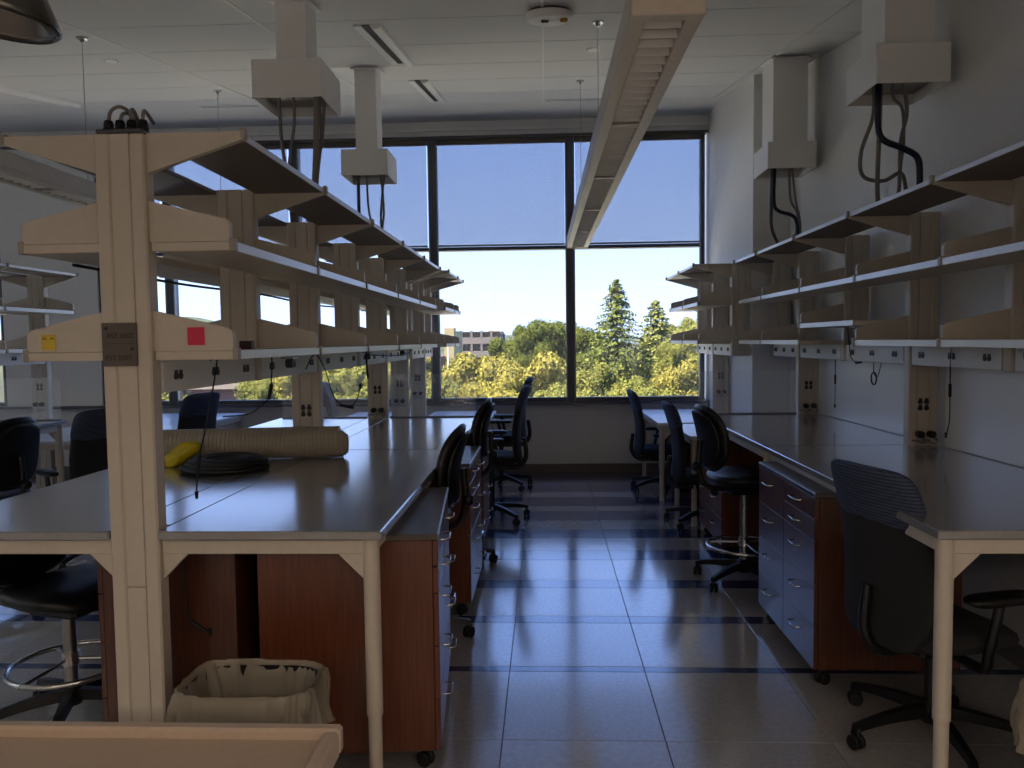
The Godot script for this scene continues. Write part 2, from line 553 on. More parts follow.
func ceiling() -> void:
	var ce := shell("ceiling", Vector3(0, ceil_y(0.0), 0))
	ce.rotation.x = atan(SLOPE)
	var k := sqrt(1.0 + SLOPE * SLOPE)
	put("deck", bmesh(Vector3(WALL_X - LEFT_X + 0.4, 0.2, 9.65 * k)), M.joint, ce, Vector3((WALL_X + LEFT_X) * 0.5, 0.115, -4.3 * k))
	var xs := [2.16, 1.78, 0.0, -1.70, -2.82, -4.5, -6.1, -7.6]
	var meshes := {}
	for i in xs.size() - 1:
		var z := -8.185
		while z < 0.4:
			var z1 := minf(z + 0.70, 0.5)
			var s := Vector3(xs[i] - xs[i + 1] - 0.008, 0.02, (z1 - z) * k - 0.008)
			var key := "%.3f %.3f" % [s.x, s.z]
			if not meshes.has(key):
				meshes[key] = bmesh(s, 0.004)
			put("panel", meshes[key], M.ceiling, ce, Vector3((xs[i] + xs[i + 1]) * 0.5, 0.01, (z + z1) * 0.5 * k))
			z += 0.70
	for x: float in [0.0, -1.70, -2.82]:
		put("tee_bar", bmesh(Vector3(0.018, 0.008, 4.3 * k), 0.002), M.bar, ce, Vector3(x, -0.003, -6.2 * k))
	slab("ceiling_corridor", Vector3(LEFT_X, 2.62, 0.45), Vector3(WALL_X, 2.82, NEAR_Z + 0.2), M.ceiling)

func on_ceiling(x: float, z: float, drop := 0.0) -> Vector3:
	return Vector3(x, ceil_y(z) - drop, z)

# ------------------------------------------------------------------ outdoors
const GROUND := -9.0

func leaf(st: SurfaceTool, rng: RandomNumberGenerator, p: Vector3, n: Vector3, size: float, c: Color) -> void:
	st.set_color(c)
	var t := n.cross(Vector3(rng.randf_range(-1, 1), rng.randf_range(-1, 1), rng.randf_range(-1, 1))).normalized()
	var b := n.cross(t)
	var l := size * rng.randf_range(0.6, 1.3)
	var w := l * rng.randf_range(0.45, 0.8)
	var v := [p - t * l * 0.5, p + b * w * 0.5 + n * l * 0.12, p + t * l * 0.5, p - b * w * 0.5 + n * l * 0.12]
	tri(st, v[0], v[1], v[2], n)
	tri(st, v[0], v[2], v[3], n)

func pick(rng: RandomNumberGenerator, a: Color, b: Color) -> Color:
	return a.lerp(b, rng.randf()) * rng.randf_range(0.8, 1.2)

func crown_mesh(sd: int, blobs: int, leaves: int, size: float, a: Color, b: Color) -> ArrayMesh:
	# unit crown: radius 1, height 0..2
	var rng := RandomNumberGenerator.new()
	rng.seed = sd
	var st := begin()
	st.set_smooth_group(-1)
	var bl := []
	for i in blobs:
		var y := rng.randf_range(0.25, 1.72)
		var reach := sqrt(maxf(0.02, 1.0 - pow((y - 0.95) / 1.02, 2.0)))
		var th := rng.randf_range(0, TAU)
		var q := reach * sqrt(rng.randf()) * 0.72
		var r := rng.randf_range(0.20, 0.36)
		bl.append([Vector3(cos(th) * q, y, sin(th) * q), r])
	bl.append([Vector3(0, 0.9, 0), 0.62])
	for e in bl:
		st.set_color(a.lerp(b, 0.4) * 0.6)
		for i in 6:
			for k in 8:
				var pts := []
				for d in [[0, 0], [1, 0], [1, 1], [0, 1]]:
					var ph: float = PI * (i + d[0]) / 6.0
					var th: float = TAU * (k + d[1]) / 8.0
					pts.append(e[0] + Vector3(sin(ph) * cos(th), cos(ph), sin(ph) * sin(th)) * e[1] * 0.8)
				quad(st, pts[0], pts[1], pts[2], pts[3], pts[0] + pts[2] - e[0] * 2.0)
	for i in leaves:
		var e = bl[rng.randi() % bl.size()]
		var n := Vector3(rng.randfn(), rng.randfn(), rng.randfn()).normalized()
		var p: Vector3 = e[0] + n * e[1] * rng.randf_range(0.8, 1.08)
		leaf(st, rng, p, (n + Vector3(rng.randfn(), rng.randfn(), rng.randfn()) * 0.45).normalized(), size, pick(rng, a, b))
	return done(st)

func fir_mesh(sd: int, whorls: int, size: float, a: Color, b: Color, spread: float) -> ArrayMesh:
	var rng := RandomNumberGenerator.new()
	rng.seed = sd
	var st := begin()
	st.set_smooth_group(-1)
	for i in whorls:
		var h := 2.0 * (i + rng.randf() * 0.6) / whorls
		var reach := pow(1.0 - h / 2.0, 0.85) * 0.95 + 0.03 if h < 2.0 else 0.03
		for k in 9:
			var th := rng.randf_range(0, TAU)
			var r := reach * rng.randf_range(0.55, 1.1)
			var steps := int(5 + r * 26)
			for s in steps:
				var f := (s + rng.randf()) / steps
				var side := Vector3(-sin(th), 0, cos(th)) * rng.randfn() * spread * f * (1.2 - f) * r
				var p := Vector3(cos(th) * r * f, h - 0.20 * r * f * f + 0.10 * r * f, sin(th) * r * f) + side
				leaf(st, rng, p, (Vector3(cos(th) * 0.6, 0.9, sin(th) * 0.6) + Vector3(rng.randfn(), rng.randfn(), rng.randfn()) * 0.5).normalized(), size, pick(rng, a, b))
	return done(st)

func outdoors() -> void:
	var ground := structure("ground", bmesh(Vector3(900, 0.5, 900)), M.grass, Vector3(0, GROUND - 0.25, -460))
	ground.set_meta("label", "sunlit ground below the trees")
	# unseen pale roof below the sill, placed to throw daylight up to the ceiling
	var bounce_roof := structure("unseen_roof", bmesh(Vector3(26, 0.4, 12.5)), M.gravel, Vector3(-3.0, -1.4, -15.35))
	bounce_roof.set_meta("label", "unseen pale roof below the window, placed to throw daylight onto the ceiling")
	var kinds := {
		"yellow": crown_mesh(3, 30, 15000, 0.062, Color(0.202, 0.191, 0.036), Color(0.303, 0.262, 0.061)),
		"green": crown_mesh(5, 28, 14000, 0.06, Color(0.127, 0.148, 0.031), Color(0.236, 0.224, 0.053)),
		"dark": crown_mesh(8, 26, 12000, 0.075, Color(0.059, 0.084, 0.016), Color(0.127, 0.142, 0.026)),
		"fir": fir_mesh(11, 110, 0.042, Color(0.067, 0.102, 0.024), Color(0.176, 0.191, 0.044), 0.26),
		"loose": fir_mesh(12, 100, 0.045, Color(0.135, 0.160, 0.044), Color(0.229, 0.231, 0.070), 0.42),
	}
	var words := {
		"yellow": "yellow-green leafy tree in sunlight", "green": "mid-green leafy tree in sunlight", "dark": "dark green round-topped tree",
		"fir": "tall pointed fir tree, highest in the right window", "loose": "pale feathery conifer beside the tall pointed fir"}
	# kind, x, z, top, half width, where it shows
	var list := [
		["fir", 4.4, -48.0, 5.2, 5.6, ""], ["loose", 7.1, -50.0, 4.0, 5.4, ""], ["green", 9.7, -58.0, 3.5, 3.2, "on the skyline behind the feathery conifer"], ["dark", -1.0, -62.0, 3.3, 2.6, "left of the centre mullion"], ["dark", 1.3, -64.0, 3.2, 2.4, "right behind the centre mullion"],
		["dark", 3.3, -60.0, 2.6, 2.2, "between the centre mullion and the fir"], ["green", 11.4, -55.0, 3.6, 3.6, "on the skyline right of the conifers"], ["green", 15.5, -62.0, 3.3, 3.4, "at the right edge of the window, on the skyline"],
		["green", 7.9, -45.0, 2.2, 1.9, "below the feathery conifer"], ["yellow", -3.0, -34.0, 1.1, 2.3, "right below the distant parking structure"], ["yellow", -0.4, -30.0, 1.2, 2.3, "in the middle of the centre window"],
		["green", -3.9, -28.0, 0.4, 1.6, "beside the left mullion, low down"], ["green", 1.9, -33.0, 0.8, 1.9, "right of the centre mullion, below the fir"], ["green", 3.7, -30.0, 0.3, 1.9, "at the foot of the fir"],
		["yellow", 5.6, -30.0, 0.8, 1.8, "at the right edge of the window"], ["green", 0.4, -22.0, 0.5, 1.3, "low in front of the centre mullion"], ["yellow", -1.6, -22.0, 0.5, 1.3, "nearest the glass in the centre window"],
		["green", 2.2, -22.0, 0.2, 1.2, "nearest the glass right of the centre mullion"], ["green", 3.6, -22.0, 0.1, 1.3, "nearest the glass by the right jamb"], ["dark", -4.0, -75.0, 2.0, 2.6, "just right of the parking structure"],
		["yellow", -7.6, -40.0, 0.9, 2.0, "seen under the shelves left of the left mullion"], ["green", -8.7, -34.0, 0.8, 2.0, "seen behind the second bench post"], ["yellow", -11.5, -36.0, 0.6, 2.0, "seen between the two bench posts"],
		["green", -14.8, -40.0, 0.4, 1.8, "seen under the shelf above the paper roll"], ["dark", -25.2, -60.0, 0.0, 2.6, "behind the pale roof"], ["green", -23.9, -50.0, -0.3, 2.0, "left of the brick chimney"]]
	var n := 0
	for e in list:
		var h: float = e[3] - GROUND
		var label: String = words[e[0]] + ("" if e[5] == "" else " " + e[5])
		var t := thing("fir_tree" if e[0] == "fir" else "conifer" if e[0] == "loose" else "leafy_tree", label, "tree", Vector3(e[1], GROUND, e[2]), n * 1.3, "trees outside the window")
		var tall: float = e[4] * 2.3
		if e[0] in ["fir", "loose"]:
			tall = h * 0.86
		var c := put("crown", kinds[e[0]], M.leaf, t, Vector3(0, h - tall, 0))
		c.scale = Vector3(e[4], tall / 2.0, e[4])
		var st := begin()
		tube(st, [Vector3(0, -0.2, 0), Vector3(0.05, h * 0.4, 0), Vector3(0, h - tall * 0.5, 0)], 0.26, 8, 0.10)
		put("trunk", done(st), M.bark, t)
		n += 1
	# a wooded understorey that nobody could count
	var rng := RandomNumberGenerator.new()
	rng.seed = 77
	var mm := MultiMesh.new()
	mm.transform_format = MultiMesh.TRANSFORM_3D
	mm.mesh = crown_mesh(21, 16, 4000, 0.10, Color(0.13, 0.14, 0.03), Color(0.24, 0.215, 0.055))
	mm.instance_count = 130
	for i in 130:
		var d := rng.randf_range(24, 110)
		var x := rng.randf_range(-0.56, 0.34) * d
		var r := rng.randf_range(1.8, 3.2)
		var top := rng.randf_range(-3.2, -1.2) + maxf(0.0, d - 45.0) * 0.018
		mm.set_instance_transform(i, Transform3D(Basis(Vector3.UP, rng.randf() * TAU).scaled(Vector3(r, r * 0.9, r)), Vector3(x, top - r * 1.7, -d)))
	var un := MultiMeshInstance3D.new()
	un.name = "understorey"
	un.multimesh = mm
	un.material_override = M.leaf
	add_child(un)
	un.set_meta("kind", "stuff")
	un.set_meta("label", "dense sunlit undergrowth between the trees")
	un.set_meta("category", "foliage")
	# far hills
	for hl in [[-190.0, -400.0, 16.5, 34.0, "wooded hill on the horizon beyond the left window"], [-40.0, -420.0, 5.0, 110.0, "low far ridge behind the parking structure"], [178.0, -380.0, 7.0, 105.0, "low far ridge behind the conifers"]]:
		var st := begin()
		st.set_smooth_group(0)
		var prof := []
		for i in 9:
			var f := i / 8.0
			prof.append(Vector2(cos(f * PI / 2) * hl[3], sin(f * PI / 2) * (hl[2] - GROUND)))
		lathe(st, prof, 40)
		single("hill", done(st), M.hill, hl[4], "hill", Vector3(hl[0], GROUND, hl[1]))
	parking()
	var b := thing("house", "low building with pale roof and brick chimney beyond the left window", "building", Vector3(-19.0, GROUND, -46.0))
	put("wall", bmesh(Vector3(5.0, 8.0, 6.0)), M.brick, b, Vector3(0, 4.0, 0))
	var st2 := begin()
	prism(st2, PackedVector2Array([Vector2(-2.9, 8.0), Vector2(2.9, 8.0), Vector2(2.6, 8.75), Vector2(-2.6, 8.75)]), 6.6)
	put("roof", done(st2), M.roof, b)
	put("chimney", bmesh(Vector3(0.9, 2.2, 0.9), 0.04), M.brick, b, Vector3(-2.2, 8.8, 0.6))

func parking() -> void:
	var b := thing("parking_structure", "grey concrete parking structure with cream stair towers beyond the trees", "building", Vector3(-13.0, GROUND, -118.0))
	# local: x right, y from the ground
	for k in 5:
		var y := 2.0 + k * 2.05
		put("parapet", bmesh(Vector3(6.2, 1.0, 8.0), 0.05), M.concrete, b, Vector3(3.4, y + 0.4, -2.0))
		for j in 4:
			put("opening", bmesh(Vector3(1.15, 0.75, 0.3)), M.opening, b, Vector3(1.1 + j * 1.5, y + 1.35, 1.75))
			put("column", bmesh(Vector3(0.32, 1.1, 0.4)), M.concrete, b, Vector3(0.35 + j * 1.5, y + 1.4, 1.82))
	put("core", bmesh(Vector3(6.0, 12.0, 6.0)), M.concrete, b, Vector3(3.4, 6.0, -1.5))
	for a in [[-0.9, 12.6, 1.0], [5.5, 12.2, -3.0]]:
		var t := put("tower", bmesh(Vector3(1.5, a[1], 2.4), 0.03), M.cream, b, Vector3(a[0] - 0.6, a[1] * 0.5, a[2]))
		put("stair_glazing", bmesh(Vector3(1.1, a[1] - 0.6, 2.2), 0.03), M.glass_green, t, Vector3(1.25, -0.2, 0.02))
	var w := put("wing", bmesh(Vector3(4.5, 8.4, 8.0)), M.brick, b, Vector3(-4.4, 4.2, 4.0))
	for k in 3:
		put("opening", bmesh(Vector3(3.6, 0.45, 0.2)), M.opening, w, Vector3(0.0, 3.0 - k * 1.6, 4.0))
	var p := thing("light_mast", "thin white light mast in front of the parking structure", "mast", Vector3(-8.9, GROUND, -70.0))
	var st := begin()
	tube(st, [Vector3(0, 0, 0), Vector3(0, 10.2, 0)], 0.10, 8, 0.06)
	put("pole", done(st), M.white, p)
	st = begin()
	tube(st, [Vector3(-0.5, 10.2, 0), Vector3(0.5, 10.2, 0)], 0.06, 6)
	put("crossarm", done(st), M.white, p)

# ------------------------------------------------------------------ benches
func leg_mesh(h: float) -> ArrayMesh:
	var st := begin()
	lathe(st, [Vector2(0, 0), Vector2(0.024, 0), Vector2(0.024, 0.012), Vector2(0.0225, 0.014), Vector2(0.0225, 0.30), Vector2(0.026, 0.30), Vector2(0.027, 0.304), Vector2(0.027, h), Vector2(0, h)], 20, Transform3D(), false)
	return done(st)

func gusset_mesh() -> ArrayMesh:
	var st := begin()
	prism(st, PackedVector2Array([Vector2(0, 0), Vector2(0.082, 0), Vector2(0, -0.082)]), 0.02)
	return done(st)

# table between x_back and x_front, z_far and z_near; the legs stand under the front edge
func lab_table(label: String, x_back: float, x_front: float, z_far: float, z_near: float, h: float, top_mat: Material, group: String, back_legs := false) -> Node3D:
	var s := signf(x_front - x_back)
	var t := thing("lab_table", label, "table", Vector3((x_back + x_front) * 0.5, 0, (z_far + z_near) * 0.5), 0.0, group)
	var w := absf(x_front - x_back)
	var d := z_near - z_far
	put("tabletop", bmesh(Vector3(w, 0.030, d - 0.004), 0.004), top_mat, t, Vector3(0, h - 0.015, 0))
	var hh := h - 0.030
	var xs := [s * (w * 0.5 - 0.042)]
	if back_legs:
		xs.append(-s * (w * 0.5 - 0.042))
	var lm := leg_mesh(hh)
	var gm := gusset_mesh()
	for x in xs:
		for sz: float in [-1.0, 1.0]:
			put("leg", lm, M.paint, t, Vector3(x, 0, sz * (d * 0.5 - 0.045)))
	for sz: float in [-1.0, 1.0]:
		var z := sz * (d * 0.5 - 0.045)
		put("rail", bmesh(Vector3(w - 0.05, 0.052, 0.03), 0.003), M.paint, t, Vector3(-s * 0.025, hh - 0.026, z))
		put("gusset", gm, M.paint, t, Vector3(s * (w * 0.5 - 0.066), hh - 0.052, z), Basis(Vector3.UP, PI if s > 0 else 0.0))
		put("gusset", gm, M.paint, t, Vector3(-s * (w * 0.5), hh - 0.052, z), Basis(Vector3.UP, 0.0 if s > 0 else PI))
	put("rail", bmesh(Vector3(0.03, 0.052, d - 0.16), 0.003), M.paint, t, Vector3(s * (w * 0.5 - 0.042), hh - 0.026, 0))
	return t

func outlet_mesh() -> ArrayMesh:
	var st := begin()
	for s: float in [-1.0, 1.0]:
		lathe(st, [Vector2(0.0, 0.006), Vector2(0.0125, 0.005), Vector2(0.0135, 0.0), Vector2(0.0, 0.0)], 10, Transform3D(Basis(Vector3.RIGHT, PI / 2), Vector3(s * 0.017, 0, 0)), false)
		box(st, Vector3(s * 0.017, 0.014, 0.002), Vector3(0.016, 0.012, 0.006))
	return done(st)

func valve(parent: Node3D, at: Vector3) -> void:
	var st := begin()
	lathe(st, [Vector2(0, 0.05), Vector2(0.017, 0.05), Vector2(0.02, 0.044), Vector2(0.02, 0.012), Vector2(0.012, 0.0), Vector2(0, 0)], 14, Transform3D(Basis(Vector3.RIGHT, PI / 2), at), false)
	var v := put("valve", done(st), M.black, parent)
	st = begin()
	var pts := []
	for i in 9:
		var a := PI + PI * 1.4 * i / 8.0
		pts.append(at + Vector3(0.012 + cos(a) * 0.020, -0.035 + sin(a) * 0.014, 0.03))
	tube(st, [at + Vector3(-0.05, -0.035, 0.03)] + pts, 0.006, 7)
	put("hose_hook", done(st), M.steel, v)

# posts, brackets and shelves; sides lists the sides that carry shelves (+1 right, -1 left)
func shelving(called: String, label: String, x0: float, zs: Array, sides: Array, full: Array, deep: float, lifted := -1, group := "") -> Node3D:
	var t := thing(called, label, "shelving", Vector3(x0, 0, 0), 0.0, group)
	var post := {}
	for f in [true, false]:
		var y0 := 0.0 if f else 1.36
		var st := begin()
		for s: float in [-1.0, 1.0]:
			box(st, Vector3(s * 0.056, (y0 + 2.19) * 0.5, 0), Vector3(0.048, 2.19 - y0, 0.064), 0.006)
		var st2 := begin()
		if f:
			box(st2, Vector3(0, 0.367, 0), Vector3(0.062, 0.732, 0.058), 0.002)
			box(st2, Vector3(0, 1.462, 0), Vector3(0.062, 1.454, 0.058), 0.002)
		else:
			box(st2, Vector3(0, (y0 + 2.19) * 0.5, 0), Vector3(0.062, 2.19 - y0, 0.058), 0.002)
		post[f] = [done(st), done(st2)]
	var upper := {}
	var lower := {}
	var foot := {}
	for s in sides:
		var st := begin()
		prism(st, PackedVector2Array([Vector2(s * 0.08, 2.192), Vector2(s * (deep + 0.045), 2.192), Vector2(s * (deep + 0.045), 2.168), Vector2(s * (deep + 0.02), 2.160), Vector2(s * 0.08, 2.068)]), 0.022)
		upper[s] = done(st)
		st = begin()
		prism(st, PackedVector2Array([Vector2(s * 0.08, 0), Vector2(s * (deep - 0.008), 0), Vector2(s * (deep - 0.008), 0.052), Vector2(s * (deep - 0.012), 0.063), Vector2(s * (deep - 0.022), 0.070), Vector2(s * 0.08, 0.130)]), 0.022)
		lower[s] = done(st)
	var om := outlet_mesh()
	for i in zs.size():
		var z: float = zs[i]
		var p := put("post", post[i in full][0], M.paint, t, Vector3(0, 0, z))
		put("cover_panel", post[i in full][1], M.paint, p)
		for s in sides:
			put("bracket", upper[s], M.paint, t, Vector3(0, 0, z))
			for y: float in [1.85, 1.502]:
				var up := 0.11 if lifted >= 0 and y < 1.6 and i == lifted + 1 else 0.0
				put("bracket", lower[s], M.paint, t, Vector3(0, y + up, z))
				put("shelf_rail", bmesh(Vector3(deep - 0.084, 0.029, 0.024), 0.002), M.paint, t, Vector3(s * (deep + 0.084) * 0.5, y - 0.0155 + up, z))
				put("clip", bmesh(Vector3(0.02, 0.040, 0.026), 0.002), M.paint_dark, t, Vector3(s * (deep - 0.002), y - 0.012 + up, z))
			put("clip", bmesh(Vector3(0.016, 0.034, 0.024), 0.002), M.paint_dark, t, Vector3(s * (deep + 0.043), 2.185, z))
		if i in full and i > 0:
			for y: float in [1.16, 1.125]:
				put("outlet", om, M.outlet, t, Vector3(0.0, y, z + 0.029))
			valve(t, Vector3(-0.028, 0.985, z + 0.03))
			valve(t, Vector3(0.032, 0.985, z + 0.03))
	for i in zs.size() - 1:
		var len: float = absf(zs[i + 1] - zs[i]) - 0.026
		var zc: float = (zs[i] + zs[i + 1]) * 0.5
		for s in sides:
			for y: float in [2.19, 1.849, 1.501]:
				var up := 0.11 if lifted == i and y < 1.6 else 0.0
				var reach := deep + 0.036 if y > 2.0 else deep
				var thick := 0.018 if y > 2.0 else 0.028
				var sh := put("shelf", bmesh(Vector3(reach - 0.092, thick, len), 0.002), M.shelf_dark if y > 2.0 else M.paint, t, Vector3(s * (reach + 0.084) * 0.5, y - thick * 0.5 + up, zc))
				put("lip", bmesh(Vector3(0.006, thick + 0.002, len), 0.001), M.lip, sh, Vector3(s * ((reach - 0.084) * 0.5), 0, 0))
			var r := put("raceway", bmesh(Vector3(0.05, 0.105, len - 0.07), 0.004), M.white, t, Vector3(s * 0.05, 1.415, zc))
			for k: float in [-0.34, 0.0, 0.34]:
				put("outlet", om, M.outlet, r, Vector3(s * 0.025, 0.0, k * len), Basis(Vector3.UP, s * PI / 2))
	return t

func island() -> void:
	var x0 := -1.34
	var zs := [-2.442, -3.35, -4.265, -5.18, -6.09, -7.02]
	var t := shelving("shelving_unit", "beige double-sided bench shelving with sloped brackets, its end post nearest the camera", x0, zs, [1.0, -1.0], [0, 2, 4, 5], 0.348)
	put("spine", bmesh(Vector3(0.163, 0.05, 3.55), 0.003), M.top, t, Vector3(0, 0.895, -4.27))
	for s: float in [1.0, -1.0]:
		var side := "right" if s > 0 else "left"
		lab_table("grey-topped lab bench on beige legs, %s half of the island, section nearest the camera" % side, x0 + s * 0.082, x0 + s * 0.81, -4.265, -2.40, BENCH, M.top, "island bench tables")
		lab_table("grey-topped lab bench on beige legs, %s half of the island, section behind the seam" % side, x0 + s * 0.082, x0 + s * 0.81, -6.11, -4.267, BENCH, M.top, "island bench tables")
	# cable glands and hoses on the head of the near post
	put("gland_plate", bmesh(Vector3(0.15, 0.012, 0.09), 0.002), M.frame, t, Vector3(0, 2.198, -2.46))
	for k in 4:
		var x := -0.056 + k * 0.0375
		var st := begin()
		lathe(st, [Vector2(0, 0), Vector2(0.017, 0), Vector2(0.017, 0.012), Vector2(0.014, 0.02), Vector2(0.016, 0.024), Vector2(0.012, 0.038), Vector2(0, 0.038)], 12, Transform3D(Basis(), Vector3(x, 2.204, -2.46)), false)
		var g := put("cable_gland", done(st), M.rubber, t)
		st = begin()
		var hp: Array = [[Vector3(x, 2.235, -2.46), Vector3(x + 0.006, 2.275, -2.465), Vector3(x + 0.03, 2.292, -2.48), Vector3(x + 0.055, 2.27, -2.50), Vector3(x + 0.06, 2.22, -2.52)], [Vector3(x, 2.235, -2.46), Vector3(x + 0.004, 2.265, -2.47), Vector3(x + 0.015, 2.27, -2.5), Vector3(x + 0.02, 2.23, -2.56)], [Vector3(x, 2.235, -2.46), Vector3(x - 0.006, 2.27, -2.468), Vector3(x - 0.012, 2.285, -2.50), Vector3(x - 0.016, 2.24, -2.55)], [Vector3(x, 2.235, -2.46), Vector3(x, 2.262, -2.463), Vector3(x, 2.275, -2.48), Vector3(x, 2.25, -2.53)]][k]
		tube(st, bend(hp, 4), 0.006, 7)
		put("hose", done(st), M.hose, g)
	# engraved plate with two lines and arrows
	var pl := single("name_plate", bmesh(Vector3(0.113, 0.138, 0.006), 0.001), M.plate, "small brown engraved room plate with arrows on the near bench post", "sign", Vector3(x0 - 0.018, 1.524, -2.405))
	put("divider_line", bmesh(Vector3(0.10, 0.0012, 0.001)), M.print, pl, Vector3(0, 0.003, 0.0032))
	for e in [["AST 3002", 0.028, 0.004], ["AST 3001", -0.042, -0.004]]:
		lettering(pl, e[0], 0.021, Vector3(e[2], e[1], 0.0032))
	for e in [[-1.0, Vector3(-0.045, 0.052, 0.0033)], [1.0, Vector3(0.045, -0.014, 0.0033)]]:
		var st := begin()
		prism(st, PackedVector2Array([Vector2(-0.008 * e[0], -0.006), Vector2(0.007 * e[0], 0.0), Vector2(-0.008 * e[0], 0.006)]), 0.001)
		put("arrow", done(st), M.print, pl, e[1])
	single("sticky_note", bmesh(Vector3(0.056, 0.057, 0.002)), M.pink, "pink square sticky note on the near right shelf bracket", "sticky note", Vector3(-1.12, 1.548, -2.429))
	var yn := single("sticky_note", bmesh(Vector3(0.046, 0.05, 0.002)), M.yellow, "yellow sticky note with a drawn mark on the near left shelf bracket", "sticky note", Vector3(-1.607, 1.534, -2.429))
	var ms := begin()
	for k: float in [-1.0, 1.0]:
		tube(ms, bend([Vector3(k * 0.013 - 0.006, 0.008, 0.0015), Vector3(k * 0.013, 0.015, 0.0015), Vector3(k * 0.013 + 0.006, 0.007, 0.0015)], 3), 0.0012, 5)
	put("drawn_mark", done(ms), M.print, yn)

func lettering(parent: Node3D, s: String, h: float, at: Vector3) -> void:
	var f := SystemFont.new()
	f.font_names = PackedStringArray(["Droid Sans"])
	var tm := TextMesh.new()
	tm.text = s
	tm.font = f
	tm.font_size = 32
	tm.pixel_size = h / 32.0
	tm.depth = 0.001
	put("lettering", tm, M.print, parent, at)

func wall_run() -> void:
	var x0 := 2.06
	var zs := [-1.56, -2.48, -3.40, -4.32, -5.24, -6.16, -6.86]
	shelving("shelving_unit", "beige wall-side bench shelving with three tiers along the right wall", x0, zs, [-1.0], [1, 3, 5], 0.365, 3)
	lab_table("grey-topped lab bench on beige legs along the right wall, section nearest the camera", WALL_X - 0.02, 1.205, -4.32, -2.40, BENCH, M.top, "wall bench tables")
	lab_table("grey-topped lab bench on beige legs along the right wall, section behind the seam", WALL_X - 0.02, 1.205, -6.18, -4.322, BENCH, M.top, "wall bench tables")
	for e in [[-5.25, "between the two bench posts"], [-3.35, "nearest the camera"]]:
		var o := single("splash_panel", bmesh(Vector3(0.012, 0.43, 1.74), 0.002), M.splash, "white splash panel on the right wall above the bench, " + e[1], "panel", Vector3(WALL_X - 0.012, 1.137, e[0]))
		o.set_meta("group", "splash panels on the right wall")

func far_run() -> void:
	# the next island, on the left
	var x0 := -4.73
	shelving("shelving_unit", "beige shelving of the next island, left of the near post", x0, [-4.27, -5.18, -6.09, -7.02], [1.0, -1.0], [0, 2, 3], 0.348)
	lab_table("grey-topped lab bench of the next island, right half, at the left edge of the photo", x0 + 0.082, x0 + 0.81, -6.11, -4.267, BENCH, M.top, "next island bench tables")
	lab_table("grey-topped lab bench of the next island, far half, mostly hidden", x0 - 0.082, x0 - 0.81, -6.11, -4.267, BENCH, M.top, "next island bench tables")

func divider(label: String, xa: float, xb: float, z: float, round_at: float) -> void:
	# clear panel with rounded upper corner, standing on a dark foot strip
	var t := thing("bench_divider", label, "divider", Vector3((xa + xb) * 0.5, BENCH, z), 0.0, "clear dividers at the bench ends")
	var h := (xb - xa) * 0.5
	var p := PackedVector2Array([Vector2(-h, 0), Vector2(h, 0)])
	for i in 7:
		var a := PI / 2 * i / 6.0
		p.append(Vector2(h - (0.06 if round_at > 0 else 0.004) * (1.0 - cos(a)), 0.345 - (0.06 if round_at > 0 else 0.004) * (1.0 - sin(a))))
	for i in 7:
		var a := PI / 2 + PI / 2 * i / 6.0
		p.append(Vector2(-h + (0.06 if round_at < 0 else 0.004) * (1.0 + cos(a)), 0.345 - (0.06 if round_at < 0 else 0.004) * (1.0 - sin(a))))
	var st := begin()
	prism(st, p, 0.006)
	put("clear_panel", done(st), M.acrylic, t)
	put("foot_strip", bmesh(Vector3(h * 2, 0.010, 0.016), 0.002), M.frame_light, t, Vector3(0, 0.005, 0))

func window_desks() -> void:
	divider("clear divider across the far end of the island bench, right of the post", -1.25, -0.56, -6.09, 1.0)
	divider("clear divider across the far end of the island bench, left of the post", -2.12, -1.43, -6.09, -1.0)
	divider("clear divider with rounded corner at the far end of the right wall bench", 1.20, 1.97, -6.14, -1.0)
	divider("clear divider with rounded corner at the end of the next island", -4.63, -3.95, -6.09, 1.0)
	# lower desks by the window
	lab_table("pale desk by the window on the right, nearer the camera", WALL_X - 0.02, 1.15, -7.10, -6.20, 0.74, M.desk, "pale desks by the window")
	lab_table("pale desk by the window on the right, under the sill", 1.83, 1.04, -8.60, -7.20, 0.74, M.desk, "pale desks by the window")
	lab_table("pale desk by the window at the end of the island, right side", -1.25, -0.56, -8.60, -6.16, 0.74, M.desk, "pale desks by the window")
	lab_table("pale desk by the window at the end of the island, left side", -1.43, -2.12, -8.60, -6.16, 0.74, M.desk, "pale desks by the window")
	lab_table("pale desk by the window at the end of the next island", -4.64, -3.42, -8.60, -6.16, 0.74, M.desk, "pale desks by the window")
	shelving("shelving_unit", "short shelving over the desk by the window, end of the island", -1.34, [-7.26, -8.02, -8.52], [1.0, -1.0], [1], 0.395)
	shelving("shelving_unit", "short shelving over the desk by the window, right side against the pier", 1.757, [-7.06, -7.85, -8.62], [-1.0], [1], 0.375)

# ------------------------------------------------------------------ drawer units
var handle_mesh: ArrayMesh
var caster_meshes := []

func make_casters() -> void:
	var st := begin()
	for s: float in [-1.0, 1.0]:
		lathe(st, [Vector2(0, -0.009), Vector2(0.024, -0.009), Vector2(0.028, -0.005), Vector2(0.028, 0.005), Vector2(0.024, 0.009), Vector2(0, 0.009)], 16, Transform3D(Basis(Vector3.FORWARD, PI / 2), Vector3(s * 0.014, 0.028, 0)), false)
	caster_meshes.append(done(st))
	st = begin()
	box(st, Vector3(0, 0.045, 0.004), Vector3(0.014, 0.04, 0.042), 0.006)
	lathe(st, [Vector2(0, 0.05), Vector2(0.009, 0.05), Vector2(0.009, 0.085), Vector2(0, 0.085)], 10, Transform3D(Basis(), Vector3(0, 0, -0.008)), false)
	caster_meshes.append(done(st))

